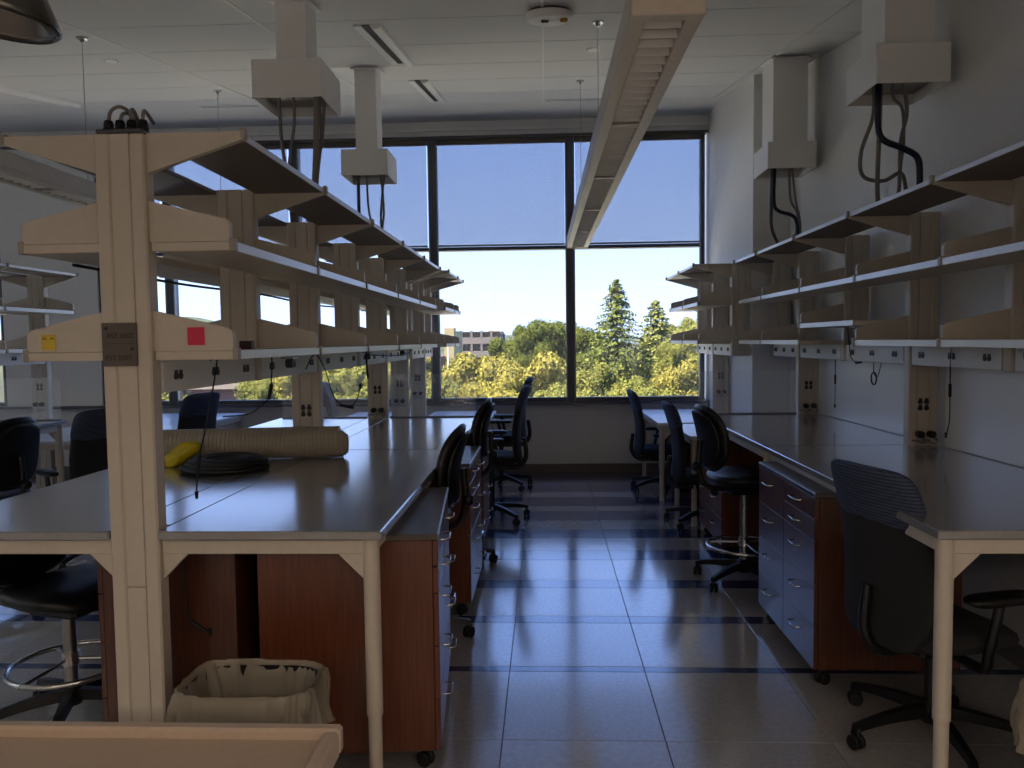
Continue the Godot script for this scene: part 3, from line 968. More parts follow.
func caster(parent: Node3D, at: Vector3, turn: float) -> void:
	var c := put("caster", caster_meshes[1], M.black, parent, at, Basis(Vector3.UP, turn))
	put("wheel", caster_meshes[0], M.rubber, c)

# fronts look along +x; node at the middle of the floor area
func drawer_unit(label: String, x_front: float, z_far: float, z_near: float, s: float, wood: Material, group: String, deep := 0.60, skew := 0.0) -> void:
	var wide := z_near - z_far
	var t := thing("drawer_unit", label, "cabinet", Vector3(x_front - s * deep * 0.5, 0, (z_far + z_near) * 0.5), (0.0 if s > 0 else PI) + skew, group)
	var y0 := 0.085
	var y1 := 0.835
	put("body", bmesh(Vector3(deep - 0.02, y1 - y0, wide), 0.002), wood, t, Vector3(-0.01, (y0 + y1) * 0.5, 0))
	put("worktop", bmesh(Vector3(deep, 0.022, wide + 0.004), 0.003), M.cab_top, t, Vector3(0, y1 + 0.011, 0))
	put("edge_band", bmesh(Vector3(0.004, 0.016, wide), 0.001), M.steel, t, Vector3(deep * 0.5 + 0.001, y1 + 0.011, 0))
	if handle_mesh == null:
		var st := begin()
		tube(st, [Vector3(0, 0, -0.05), Vector3(0.022, 0, -0.05), Vector3(0.032, 0, -0.042), Vector3(0.032, 0, 0.042), Vector3(0.022, 0, 0.05), Vector3(0, 0, 0.05)], 0.004, 7)
		handle_mesh = done(st)
	var h := (y1 - y0) / 4.0
	var cols := [[0.0, 0.5, [h * 0.5, h * 0.5, h, h, h]], [0.5, 1.0, [h, h, h, h]]]
	for c in cols:
		var z0: float = wide * 0.5 - c[0] * wide
		var z1: float = wide * 0.5 - c[1] * wide
		var y := y1
		for d: float in c[2]:
			var zc := (z0 + z1) * 0.5 if s > 0 else -(z0 + z1) * 0.5
			var f := put("drawer", bmesh(Vector3(0.019, d - 0.004, absf(z0 - z1) - 0.004), 0.0015), wood, t, Vector3(deep * 0.5 - 0.0095, y - d * 0.5, zc))
			put("handle", handle_mesh, M.chrome, f, Vector3(0.0095, minf(d * 0.5 - 0.04, d * 0.18), 0))
			y -= d
	for sx: float in [-1.0, 1.0]:
		for sz: float in [-1.0, 1.0]:
			caster(t, Vector3(sx * (deep * 0.5 - 0.06), 0, sz * (wide * 0.5 - 0.06)), sz)

func cabinets() -> void:
	make_casters()
	drawer_unit("brown wooden drawer unit under the island bench, nearest the camera", -0.415, -3.45, -2.59, 1.0, M.wood, "drawer units under the benches", 0.62, 0.085)
	drawer_unit("brown wooden drawer unit under the island bench, between the two stools", -0.42, -4.86, -4.14, 1.0, M.wood, "drawer units under the benches")
	drawer_unit("brown wooden drawer unit under the island bench, behind the second stool", -0.46, -6.08, -5.50, 1.0, M.wood, "drawer units under the benches")
	drawer_unit("dark brown drawer unit on the left side of the island, behind the near post", -1.585, -3.42, -2.60, -1.0, M.wood_dark, "drawer units under the benches", 0.495)
	drawer_unit("brown wheeled drawer unit with many handles under the right wall bench", 1.14, -4.16, -3.30, -1.0, M.wood_dark, "drawer units under the benches", 0.62)
	drawer_unit("brown drawer unit under the right wall bench behind the stool with foot ring", 1.20, -6.08, -5.30, -1.0, M.wood, "drawer units under the benches")
	pedestal("brown pedestal under the right desk by the window", Vector3(1.50, 0, -8.05), M.wood)
	pedestal("brown pedestal under the nearer right desk by the window", Vector3(1.58, 0, -6.62), M.wood)
	pedestal("pale wooden pedestal under the far left window desk", Vector3(-3.66, 0, -7.85), M.plank)

func pedestal(label: String, at: Vector3, wood: Material) -> void:
	var t := thing("pedestal", label, "cabinet", at, 0.0, "pedestals under the window desks")
	put("body", bmesh(Vector3(0.40, 0.60, 0.50), 0.003), wood, t, Vector3(0, 0.34, 0))
	for k in 3:
		var d := put("drawer", bmesh(Vector3(0.39, 0.19, 0.018), 0.002), wood, t, Vector3(0, 0.14 + k * 0.2, 0.258))
		put("handle", handle_mesh, M.chrome, d, Vector3(0, 0.04, 0.009), Basis(Vector3.UP, -PI / 2))
	put("plinth", bmesh(Vector3(0.38, 0.04, 0.48)), M.black, t, Vector3(0, 0.02, 0))

# ------------------------------------------------------------------ chairs
var seat_parts := {}

func star_base(t: Node3D, r: float, first: float) -> void:
	if not seat_parts.has("star"):
		var st := begin()
		var n := 7
		for i in n:
			var f0 := float(i) / n
			var f1 := float(i + 1) / n
			var a := Vector3(0, 0.115 - 0.035 * f0 * f0, 0.03 + 0.29 * f0)
			var b := Vector3(0, 0.115 - 0.035 * f1 * f1, 0.03 + 0.29 * f1)
			var w0 := lerpf(0.026, 0.015, f0)
			var w1 := lerpf(0.026, 0.015, f1)
			var h0 := lerpf(0.022, 0.012, f0)
			var h1 := lerpf(0.022, 0.012, f1)
			st.set_smooth_group(0)
			var p := [a + Vector3(-w0, -h0, 0), a + Vector3(-w0 * 0.7, h0, 0), a + Vector3(w0 * 0.7, h0, 0), a + Vector3(w0, -h0, 0)]
			var q := [b + Vector3(-w1, -h1, 0), b + Vector3(-w1 * 0.7, h1, 0), b + Vector3(w1 * 0.7, h1, 0), b + Vector3(w1, -h1, 0)]
			for k in 4:
				var l := (k + 1) % 4
				st.set_smooth_group(k)
				quad(st, p[k], p[l], q[l], q[k], p[k] + p[l] - a * 2.0)
			if i == n - 1:
				st.set_smooth_group(-1)
				quad(st, q[0], q[1], q[2], q[3], Vector3(0, 0, 1))
		seat_parts.star = done(st)
		st = begin()
		lathe(st, [Vector2(0, 0.07), Vector2(0.036, 0.07), Vector2(0.042, 0.09), Vector2(0.042, 0.135), Vector2(0.030, 0.15), Vector2(0, 0.15)], 18, Transform3D(), false)
		seat_parts.hub = done(st)
	put("hub", seat_parts.hub, M.black, t)
	for k in 5:
		var a := first + TAU * k / 5.0
		var b := Basis(Vector3.UP, a)
		put("base_leg", seat_parts.star, M.black, t, Vector3.ZERO, b * Basis.from_scale(Vector3(1, 1, r / 0.32)))
		caster(t, b * Vector3(0, 0, r * 0.97), a + 0.9 + k)

func cyl(r: float, y0: float, y1: float, n := 16) -> ArrayMesh:
	var st := begin()
	lathe(st, [Vector2(0, y0), Vector2(r, y0), Vector2(r, y1), Vector2(0, y1)], n, Transform3D(), false)
	return done(st)

func back_warp(v: Vector3, y0: float) -> Vector3:
	# v: x across, y up, z thickness; edges curl forward, the small of the back bulges forward, the top leans away
	var f := v.y / 0.30
	return Vector3(v.x * (1.0 - 0.10 * maxf(0.0, f) * maxf(0.0, f)), v.y + y0, 0.255 + v.z - 0.55 * v.x * v.x + 0.13 * v.y + 0.045 * f * f - 0.02)

# faces -z at turn 0
func task_chair(label: String, at: Vector3, turn: float, lift := 0.0, first := 0.3, arms := true) -> Node3D:
	var t := thing("office_chair", label, "chair", at, turn, "black office chairs with knit backs")
	if not seat_parts.has("task_back"):
		var st := begin()
		cushion(st, Vector3(0.49, 0.47, 0.085), 3.2, func(v: Vector3): return Vector3(v.x, v.z - (0.03 * pow(clampf((-v.y - 0.12) / 0.12, 0, 1), 2.0)) + 0.25 * v.x * v.x, v.y))
		seat_parts.task_seat = done(st)
		st = begin()
		cushion(st, Vector3(0.46, 0.66, 0.052), 4.2, func(v: Vector3): return back_warp(v - Vector3(0, 0.03, 0), 0.0))
		seat_parts.task_back = done(st)
		st = begin()
		cushion(st, Vector3(0.468, 0.225, 0.066), 5.0, func(v: Vector3): return back_warp(v + Vector3(0, 0.193, 0), 0.0))
		seat_parts.task_band = done(st)
		st = begin()
		box(st, Vector3(0, 0, 0), Vector3(0.20, 0.05, 0.26), 0.012)
		seat_parts.mechanism = done(st)
		st = begin()
		tube(st, bend([Vector3(0, 0, 0.05), Vector3(0, -0.01, 0.22), Vector3(0, 0.08, 0.295), Vector3(0, 0.24, 0.28)], 4), 0.026, 8, 0.018)
		seat_parts.spine = done(st)
		for s: float in [-1.0, 1.0]:
			st = begin()
			tube(st, bend([Vector3(s * 0.08, 0, 0.02), Vector3(s * 0.26, 0.0, 0.03), Vector3(s * 0.285, 0.06, 0.03), Vector3(s * 0.29, 0.24, -0.01)], 4), 0.02, 8, 0.016)
			seat_parts["arm%d" % int(s)] = done(st)
			st = begin()
			cushion(st, Vector3(0.085, 0.27, 0.034), 4.0, func(v: Vector3): return Vector3(v.x, v.z, v.y))
			seat_parts.pad = done(st)
	star_base(t, 0.33, first)
	put("column", cyl(0.024, 0.12, 0.42 + lift), M.black, t)
	put("mechanism", seat_parts.mechanism, M.black, t, Vector3(0, 0.415 + lift, 0.0))
	put("seat", seat_parts.task_seat, M.fabric, t, Vector3(0, 0.475 + lift, 0))
	put("back_spine", seat_parts.spine, M.black, t, Vector3(0, 0.415 + lift, 0))
	var b := put("backrest", seat_parts.task_back, M.fabric, t, Vector3(0, 0.795 + lift, 0))
	put("knit_band", seat_parts.task_band, M.knit, b)
	if arms:
		for s: float in [-1.0, 1.0]:
			var a := put("arm", seat_parts["arm%d" % int(s)], M.black, t, Vector3(0, 0.42 + lift, 0))
			put("armrest", seat_parts.pad, M.black, a, Vector3(s * 0.29, 0.25, -0.01))
	return t

func ring_pts(r: float, y: float, n := 28) -> Array:
	var p := []
	for i in n + 1:
		p.append(Vector3(cos(TAU * i / n) * r, y, sin(TAU * i / n) * r))
	return p

func lab_stool(label: String, at: Vector3, turn: float, seat := 0.60, first := 0.0, back := 0.23, back_tall := 1.0) -> Node3D:
	var t := thing("drafting_stool", label, "stool", at, turn, "black drafting stools with foot rings")
	if not seat_parts.has("stool_back"):
		var st := begin()
		cushion(st, Vector3(0.46, 0.43, 0.075), 2.8, func(v: Vector3): return Vector3(v.x, v.z - 0.04 * pow(clampf((-v.y - 0.1) / 0.12, 0, 1), 2.0) + 0.35 * v.x * v.x * (1.0 if v.y > 0 else 0.5), v.y))
		seat_parts.stool_seat = done(st)
		st = begin()
		cushion(st, Vector3(0.40, 0.42, 0.06), 2.6, func(v: Vector3): return Vector3(v.x, v.y, v.z - 0.7 * v.x * v.x + 0.9 * v.y * v.y))
		seat_parts.stool_back = done(st)
		st = begin()
		cushion(st, Vector3(0.36, 0.36, 0.03), 2.6, func(v: Vector3): return Vector3(v.x, v.y, v.z + 0.04 - 0.7 * v.x * v.x + 0.9 * v.y * v.y))
		seat_parts.stool_shell = done(st)
		st = begin()
		tube(st, ring_pts(0.225, 0), 0.0115, 9)
		seat_parts.ring = done(st)
		st = begin()
		for k in 3:
			var a := TAU * k / 3.0
			tube(st, [Vector3(cos(a) * 0.02, 0.02, sin(a) * 0.02), Vector3(cos(a) * 0.222, 0, sin(a) * 0.222)], 0.007, 7)
		lathe(st, [Vector2(0.026, 0.0), Vector2(0.034, 0.0), Vector2(0.034, 0.05), Vector2(0.026, 0.05)], 16, Transform3D(), false)
		seat_parts.spokes = done(st)
		st = begin()
		tube(st, bend([Vector3(0, -0.05, 0.02), Vector3(0, -0.06, 0.20), Vector3(0, 0.02, 0.285), Vector3(0, 0.24, 0.285)], 4), 0.017, 8)
		seat_parts.back_bar = done(st)
		st = begin()
		box(st, Vector3(0, -0.065, 0.0), Vector3(0.18, 0.05, 0.24), 0.014)
		seat_parts.under = done(st)
		st = begin()
		tube(st, [Vector3(-0.07, -0.07, 0.05), Vector3(-0.17, -0.09, 0.10), Vector3(-0.24, -0.12, 0.12)], 0.006, 6)
		lathe(st, [Vector2(0, 0), Vector2(0.018, 0.004), Vector2(0.022, 0.03), Vector2(0.014, 0.06), Vector2(0, 0.064)], 10, Transform3D(Basis(Vector3.FORWARD, PI * 0.6), Vector3(-0.22, -0.11, 0.12)))
		seat_parts.lever = done(st)
		st = begin()
		lathe(st, [Vector2(0, 0), Vector2(0.026, 0.0), Vector2(0.03, 0.01), Vector2(0.03, 0.03), Vector2(0.02, 0.04), Vector2(0, 0.04)], 12, Transform3D(Basis(Vector3.RIGHT, PI / 2), Vector3(0, 0.08, 0.29)), false)
		seat_parts.knob = done(st)
	star_base(t, 0.31, first)
	put("column", cyl(0.026, 0.12, seat - 0.10), M.steel, t)
	var ring := put("foot_ring", seat_parts.ring, M.chrome, t, Vector3(0, 0.235, 0))
	put("spokes", seat_parts.spokes, M.chrome, ring)
	var se := put("seat", seat_parts.stool_seat, M.vinyl, t, Vector3(0, seat - 0.035, 0))
	put("seat_pan", seat_parts.under, M.black, se)
	put("lever", seat_parts.lever, M.black, se)
	var bar := put("back_bar", seat_parts.back_bar, M.black, t, Vector3(0, seat - 0.03, 0), Basis.from_scale(Vector3(1, back_tall, 1)))
	put("knob", seat_parts.knob, M.black, bar)
	var ba := put("backrest", seat_parts.stool_back, M.vinyl, t, Vector3(0, seat + back, 0.215), Basis(Vector3.RIGHT, 0.16) * Basis.from_scale(Vector3(1, back_tall, 1)))
	put("back_shell", seat_parts.stool_shell, M.vinyl, ba)
	return t

func seating() -> void:
	var q := PI / 2
	task_chair("black office chair at the right wall bench, large in the foreground, ribbed blue-grey knit top", Vector3(1.44, 0, -2.90), -q + 0.27, -0.04, 1.25)
	task_chair("black office chair facing the right desk under the window", Vector3(1.15, 0, -7.75), -q, -0.08, 0.6)
	task_chair("black office chair drawn up to the nearer right desk by the window", Vector3(1.29, 0, -6.32), -q, -0.09, 0.75)
	task_chair("black office chair with armrests at the end of the island bench, nearer of two", Vector3(-0.47, 0, -6.50), q, 0.045, 0.42)
	task_chair("black office chair with armrests by the window wall, behind its twin", Vector3(-0.47, 0, -7.95), q, 0.045, 0.42)
	task_chair("blue-topped office chair in the left aisle, right behind the near post", Vector3(-3.20, 0, -5.25), q * 0.6, 0.0, 0.2)
	task_chair("blue-topped office chair in the left aisle seen above the paper roll", Vector3(-3.30, 0, -6.75), q * 0.8, 0.0, 0.9)
	task_chair("office chair with bright knit back behind the island, seen between two bench posts", Vector3(-1.96, 0, -7.75), -q * 0.9, 0.03, 0.1)
	lab_stool("black stool with foot ring at the island bench, nearest the camera in the aisle", Vector3(-0.70, 0, -3.80), q, 0.68, 0.25)
	lab_stool("black stool with foot ring at the island bench, second from the camera", Vector3(-0.66, 0, -5.12), q, 0.71, 0.3)
	lab_stool("black stool with chrome foot ring at the right wall bench", Vector3(1.22, 0, -4.78), -q + 0.15, 0.69, 0.55)
	lab_stool("black vinyl stool with foot ring left of the near post, seen under the bench", Vector3(-1.94, 0, -2.98), -q - 0.25, 0.575, 0.9, 0.13, 0.72)
	lab_stool("black stool at the far left edge of the photo by the next island", Vector3(-3.22, 0, -4.20), q * 0.9, 0.70, 0.2)

# ------------------------------------------------------------------ service drops
func service_drop(label: String, x: float, z: float, wide: float, deep: float, duct_w: float, duct_d: float, hoses: Array) -> void:
	# z is the front face of the box
	var t := thing("service_drop", label, "service drop", Vector3(x, 2.825, z - deep * 0.5), 0.0, "square service drops under the ceiling")
	var st := begin()
	for s: float in [-1.0, 1.0]:
		box(st, Vector3(s * (wide * 0.5 - 0.004), 0.10, 0), Vector3(0.008, 0.20, deep), 0.001)
		box(st, Vector3(0, 0.10, s * (deep * 0.5 - 0.004)), Vector3(wide - 0.017, 0.20, 0.008), 0.001)
	box(st, Vector3(0, 0.196, 0), Vector3(wide - 0.016, 0.008, deep - 0.016))
	put("skirt_box", done(st), M.white, t)
	put("inner_plate", bmesh(Vector3(wide - 0.02, 0.006, deep - 0.02)), M.paint_dark, t, Vector3(0, 0.06, 0))
	var top: float = ceil_y(z - deep * 0.5 + duct_d * 0.5) - 2.825 + 0.02
	put("duct", bmesh(Vector3(duct_w, top - 0.2, duct_d), 0.003), M.white, t, Vector3(0, (top + 0.2) * 0.5, 0))
	put("flange", bmesh(Vector3(duct_w + 0.05, 0.012, duct_d + 0.05), 0.003), M.white, t, Vector3(0, ceil_y(z - deep * 0.5) - 2.825 - 0.012, 0), Basis(Vector3.RIGHT, atan(SLOPE)))
	for h in hoses:
		st = begin()
		tube(st, bend(h[2], 6), h[1], 8)
		var o := put("hose", done(st), M[h[0]], t)
		if h[0] == "hose_blue":
			st = begin()
			var e: Vector3 = h[2][-1]
			tube(st, [e + Vector3(0, 0.075, 0), e + Vector3(0, 0.03, 0)], h[1] * 1.25, 10)
			put("fitting", done(st), M.brass, o)

func services() -> void:
	var lh := [
		["hose", 0.010, [Vector3(-0.09, 0.06, 0.05), Vector3(-0.085, -0.2, 0.04), Vector3(-0.05, -0.45, 0.03), Vector3(-0.04, -0.632, 0.02)]],
		["hose", 0.009, [Vector3(-0.01, 0.06, 0.05), Vector3(-0.01, -0.1, 0.05), Vector3(-0.05, -0.35, 0.04), Vector3(-0.045, -0.632, 0.03)]],
		["hose", 0.018, [Vector3(0.12, 0.06, 0.05), Vector3(0.11, -0.2, 0.05), Vector3(0.09, -0.45, 0.04), Vector3(0.05, -0.632, 0.03)]],
		["hose", 0.010, [Vector3(0.15, 0.06, 0.0), Vector3(0.13, -0.2, 0.02), Vector3(0.09, -0.40, 0.04), Vector3(0.06, -0.632, 0.02)]],
		["hose", 0.008, [Vector3(0.10, 0.06, -0.05), Vector3(0.12, -0.15, -0.02), Vector3(0.10, -0.45, 0.02), Vector3(0.14, -0.58, 0.03), Vector3(0.12, -0.632, 0.02)]]]
	service_drop("white service drop box over the island with cables hanging from it, nearer one", -1.355, -4.10, 0.375, 0.38, 0.168, 0.20, lh)
	var lh2 := [
		["hose_dark", 0.014, [Vector3(-0.09, 0.06, 0.02), Vector3(-0.09, -0.25, 0.02), Vector3(-0.085, -0.632, 0.0)]],
		["hose", 0.009, [Vector3(-0.02, 0.06, 0.02), Vector3(-0.01, -0.25, 0.02), Vector3(0.05, -0.50, 0.01), Vector3(0.06, -0.632, 0.0)]],
		["hose", 0.010, [Vector3(0.09, 0.06, 0.02), Vector3(0.11, -0.25, 0.02), Vector3(0.075, -0.50, 0.0), Vector3(0.07, -0.632, 0.0)]],
		["hose", 0.009, [Vector3(0.12, 0.06, 0.0), Vector3(0.085, -0.3, 0.02), Vector3(0.10, -0.632, 0.0)]]]
	service_drop("white service drop box over the island in front of the window, farther one", -1.395, -6.02, 0.365, 0.38, 0.17, 0.20, lh2)
	var rh := [
		["hose", 0.011, [Vector3(-0.115, 0.06, 0.0), Vector3(-0.12, -0.12, 0.0), Vector3(-0.18, -0.30, 0.0), Vector3(-0.17, -0.43, 0.0), Vector3(-0.06, -0.46, 0.0), Vector3(0.03, -0.42, 0.0), Vector3(0.06, -0.50, 0.0), Vector3(0.07, -0.632, 0.0)]],
		["hose", 0.013, [Vector3(-0.09, 0.06, 0.02), Vector3(-0.095, -0.25, 0.02), Vector3(-0.10, -0.5, 0.02), Vector3(-0.08, -0.632, 0.0)]],
		["hose_blue", 0.017, [Vector3(-0.105, 0.06, 0.03), Vector3(-0.105, -0.16, 0.03), Vector3(-0.08, -0.25, 0.04), Vector3(0.02, -0.30, 0.05), Vector3(0.095, -0.35, 0.05), Vector3(0.115, -0.45, 0.04), Vector3(0.115, -0.56, 0.03), Vector3(0.115, -0.632, 0.0)]],
		["hose", 0.011, [Vector3(0.04, 0.06, 0.0), Vector3(0.06, -0.10, 0.0), Vector3(0.03, -0.25, 0.0), Vector3(0.025, -0.5, 0.0), Vector3(0.0, -0.632, 0.0)]],
		["hose", 0.009, [Vector3(-0.02, 0.06, 0.0), Vector3(-0.01, -0.02, 0.0), Vector3(0.035, -0.08, 0.0), Vector3(0.045, -0.25, 0.0), Vector3(0.03, -0.4, 0.0), Vector3(0.02, -0.632, 0.0)]]]
	service_drop("white service drop box on the right wall with a thick navy hose, nearer one", 1.905, -4.13, 0.375, 0.40, 0.255, 0.30, rh)
	var rh2 := [
		["hose_dark", 0.013, [Vector3(-0.09, 0.06, 0.0), Vector3(-0.10, -0.25, 0.0), Vector3(-0.09, -0.45, 0.0), Vector3(0.0, -0.632, 0.0)]],
		["hose_blue", 0.015, [Vector3(-0.08, 0.06, 0.02), Vector3(-0.085, -0.22, 0.02), Vector3(-0.05, -0.30, 0.03), Vector3(0.06, -0.34, 0.03), Vector3(0.10, -0.42, 0.02), Vector3(0.11, -0.632, 0.0)]],
		["hose", 0.010, [Vector3(0.04, 0.06, 0.0), Vector3(0.05, -0.2, 0.0), Vector3(0.11, -0.35, 0.0), Vector3(0.06, -0.632, 0.0)]],
		["hose", 0.009, [Vector3(0.06, 0.06, 0.0), Vector3(0.09, -0.2, 0.0), Vector3(0.13, -0.4, 0.0), Vector3(0.12, -0.632, 0.0)]]]
	service_drop("white service drop box on the right wall beside the pier, farther one", 1.91, -6.10, 0.37, 0.40, 0.265, 0.30, rh2)
	# ceiling fittings
	for e in [[-1.06, -4.79, -5.99, "nearer of two left of the aisle"], [-1.06, -6.73, -7.96, "farther of two left of the aisle"], [-4.66, -6.3, -7.6, "at the far left edge"]]:
		var zc: float = (e[1] + e[2]) * 0.5
		var t := thing("air_slot", "white air slot with black gap in the ceiling, " + e[3], "air vent", on_ceiling(e[0], zc), 0.0, "air slots in the ceiling")
		t.rotation.x = atan(SLOPE)
		var l: float = (e[1] - e[2]) * 1.014
		put("flange", bmesh(Vector3(0.05, 0.012, l), 0.002), M.white, t, Vector3(-0.075, -0.006, 0))
		put("slot", bmesh(Vector3(0.05, 0.004, l)), M.opening, t, Vector3(-0.025, -0.002, 0))
		var st := begin()
		prism(st, PackedVector2Array([Vector2(0.0, -0.002), Vector2(0.012, -0.022), Vector2(0.035, -0.030), Vector2(0.065, -0.02), Vector2(0.075, -0.001)]), l)
		put("curved_blade", done(st), M.white, t)
	for e in [[0.32, -8.12, "beside the long pendant lamp"], [-3.23, -7.96, "above the left window"]]:
		var t := thing("cross_slot", "thin dark slot across the ceiling near the window, " + e[2], "air vent", on_ceiling(e[0], e[1]), 0.0, "thin slots across the ceiling")
		t.rotation.x = atan(SLOPE)
		put("slot", bmesh(Vector3(0.58, 0.006, 0.05), 0.002), M.frame, t, Vector3(0, -0.003, 0))
		put("flange", bmesh(Vector3(0.60, 0.006, 0.02), 0.002), M.white, t, Vector3(0, -0.004, 0.035))
	for e in [[0.36, -5.68, "beside the long pendant lamp"], [-3.13, -5.58, "at the upper left, beside the hanging wire"]]:
		var t := thing("sprinkler", "small flat sprinkler cap on the ceiling " + e[2], "sprinkler", on_ceiling(e[0], e[1]), 0.0, "sprinkler caps")
		put("cap", cyl(0.04, -0.012, 0.0), M.white, t)
		put("rim", cyl(0.05, -0.004, 0.001), M.steel, t)
	var sd := thing("smoke_detector", "round white ceiling detector at the top edge of the photo", "detector", on_ceiling(0.04, -4.60))
	sd.rotation.x = atan(SLOPE)
	var st3 := begin()
	lathe(st3, [Vector2(0, -0.075), Vector2(0.06, -0.072), Vector2(0.12, -0.055), Vector2(0.135, -0.045), Vector2(0.135, -0.015), Vector2(0, -0.015)], 28, Transform3D(), false)
	put("body", done(st3), M.white, sd)
	put("ring", cyl(0.12, -0.016, 0.001, 24), M.frame, sd)
	for s: float in [-1.0, 1.0]:
		put("lens", bmesh(Vector3(0.045, 0.02, 0.03), 0.006), M.brass if s > 0 else M.glass_green, sd, Vector3(s * 0.055 + 0.03, -0.068, 0.06))

# ------------------------------------------------------------------ pendant lamps
func pendant(label: String, x: float, z_near: float, z_far: float, y: float) -> void:
	var len := z_near - z_far
	var t := thing("pendant_lamp", label, "pendant lamp", Vector3(x, y, (z_near + z_far) * 0.5), 0.0, "long pendant lamps")
	var st := begin()
	for s: float in [-1.0, 1.0]:
		box(st, Vector3(s * 0.0815, 0.012, 0), Vector3(0.047, 0.024, len), 0.003)
		box(st, Vector3(s * 0.1, 0.062, 0), Vector3(0.010, 0.076, len), 0.002)
	box(st, Vector3(0, 0.105, 0), Vector3(0.205, 0.012, len), 0.002)
	put("housing", done(st), M.paint, t)
	t.rotation.y = 0.0055
	for s: float in [-1.0, 1.0]:
		put("end_cap", bmesh(Vector3(0.21, 0.118, 0.05), 0.004), M.paint, t, Vector3(0, 0.055, s * (len * 0.5 - 0.012)))
	st = begin()
	st.set_smooth_group(0)
	for i in 8:
		var a0 := PI * i / 8.0
		var a1 := PI * (i + 1) / 8.0
		var p := Vector3(cos(a0) * 0.057, 0.02 + sin(a0) * 0.072, len * 0.5 - 0.04)
		var q := Vector3(cos(a1) * 0.057, 0.02 + sin(a1) * 0.072, len * 0.5 - 0.04)
		var b := Vector3(0, 0, -(len - 0.08))
		quad(st, p, q, q + b, p + b, Vector3(-p.x, -0.05, 0))
	put("reflector", done(st), M.reflector, t)
	var n := 5
	var sl := bmesh(Vector3(0.114, 0.026, 0.003), 0.0008)
	for k in n:
		var z0: float = len * 0.5 - 0.05 - k * (len - 0.10) / n
		var z1: float = len * 0.5 - 0.05 - (k + 1) * (len - 0.10) / n
		if k > 0:
			put("divider", bmesh(Vector3(0.118, 0.03, 0.035), 0.003), M.paint_dark, t, Vector3(0, 0.014, z0))
		for i in 14:
			put("slat", sl, M.louvre, t, Vector3(0, 0.015, lerpf(z0, z1, (i + 0.7) / 14.4)))
	for e: float in [-0.36, 0.02, 0.40]:
		var zl := e * len
		var h: float = ceil_y(zl + (z_near + z_far) * 0.5) - y
		st = begin()
		tube(st, [Vector3(0, 0.11, zl), Vector3(0, h, zl)], 0.0022, 6)
		lathe(st, [Vector2(0, h - 0.03), Vector2(0.012, h - 0.03), Vector2(0.014, h - 0.012), Vector2(0.035, h - 0.01), Vector2(0.035, h + 0.004), Vector2(0, h + 0.004)], 14, Transform3D(Basis(), Vector3(0, 0, zl)), false)
		put("hanger", done(st), M.steel, t)

func pendants() -> void:
	pendant("long switched-off pendant lamp with louvre slats hanging over the aisle", 0.342, -2.26, -7.75, 2.44)
	pendant("long switched-off pendant lamp over the left aisle, seen left of the near post", -2.93, -2.26, -7.75, 2.44)
	# steel bell of an extraction arm, cut by the upper left corner
	var t := thing("extraction_hood", "dark polished metal bell cut off by the upper left corner", "hood", Vector3(-1.075, 2.155, -1.5))
	var st := begin()
	lathe(st, [Vector2(0.100, 0.012), Vector2(0.110, 0.0), Vector2(0.118, 0.006), Vector2(0.112, 0.022), Vector2(0.085, 0.075), Vector2(0.045, 0.115), Vector2(0.038, 0.13)], 36)
	lathe(st, [Vector2(0.034, 0.13), Vector2(0.078, 0.075), Vector2(0.100, 0.012)], 36)
	put("bell", done(st), mat(Color(0.40, 0.39, 0.38), 0.15, 1.0), t, Vector3.ZERO, Basis(Vector3.BACK, -0.12))
	put("stem", cyl(0.036, 0.12, ceil_y(-1.5) - 2.155), M.frame, t)

# ------------------------------------------------------------------ loose things
func cord(label: String, pts: Array, r := 0.0028, switch_at := -1, plug := true) -> void:
	var t := thing("power_cord", label, "cord", pts[0], 0.0, "thin black lamp cords under the shelves")
	var local := []
	for p in pts:
		local.append(p - pts[0])
	var st := begin()
	tube(st, bend(local, 6), r, 6)
	put("cable", done(st), M.rubber, t)
	if switch_at >= 0:
		var a: Vector3 = local[switch_at]
		var d: Vector3 = (local[mini(switch_at + 1, local.size() - 1)] - local[switch_at - 1]).normalized()
		st = begin()
		tube(st, [a - d * 0.032, a - d * 0.018, a + d * 0.018, a + d * 0.032], 0.0075, 8)
		put("inline_switch", done(st), M.rubber, t)
	if plug:
		var e: Vector3 = local[-1]
		st = begin()
		tube(st, [e + Vector3(0, 0.012, 0), e - Vector3(0, 0.014, 0)], 0.0075, 8, 0.005)
		put("plug", done(st), M.rubber, t)

func superring(w: float, d: float, y: float, n := 48, p := 4.0) -> Array:
	var out := []
	for k in n:
		var t := TAU * k / n
		out.append(Vector3(signf(cos(t)) * pow(absf(cos(t)), 2.0 / p) * w * 0.5, y, signf(sin(t)) * pow(absf(sin(t)), 2.0 / p) * d * 0.5))
	return out

func rings_mesh(rings: Array, cap := true) -> ArrayMesh:
	var st := begin()
	st.set_smooth_group(0)
	var n: int = rings[0].size()
	for i in rings.size() - 1:
		for k in n:
			var l := (k + 1) % n
			var a: Vector3 = rings[i][k] + rings[i + 1][l]
			quad(st, rings[i][k], rings[i][l], rings[i + 1][l], rings[i + 1][k], Vector3(a.x, 0.02, a.z))
	if cap:
		st.set_smooth_group(-1)
		for k in n:
			tri(st, Vector3(0, rings[0][0].y, 0), rings[0][k], rings[0][(k + 1) % n], Vector3.DOWN)
	return done(st)

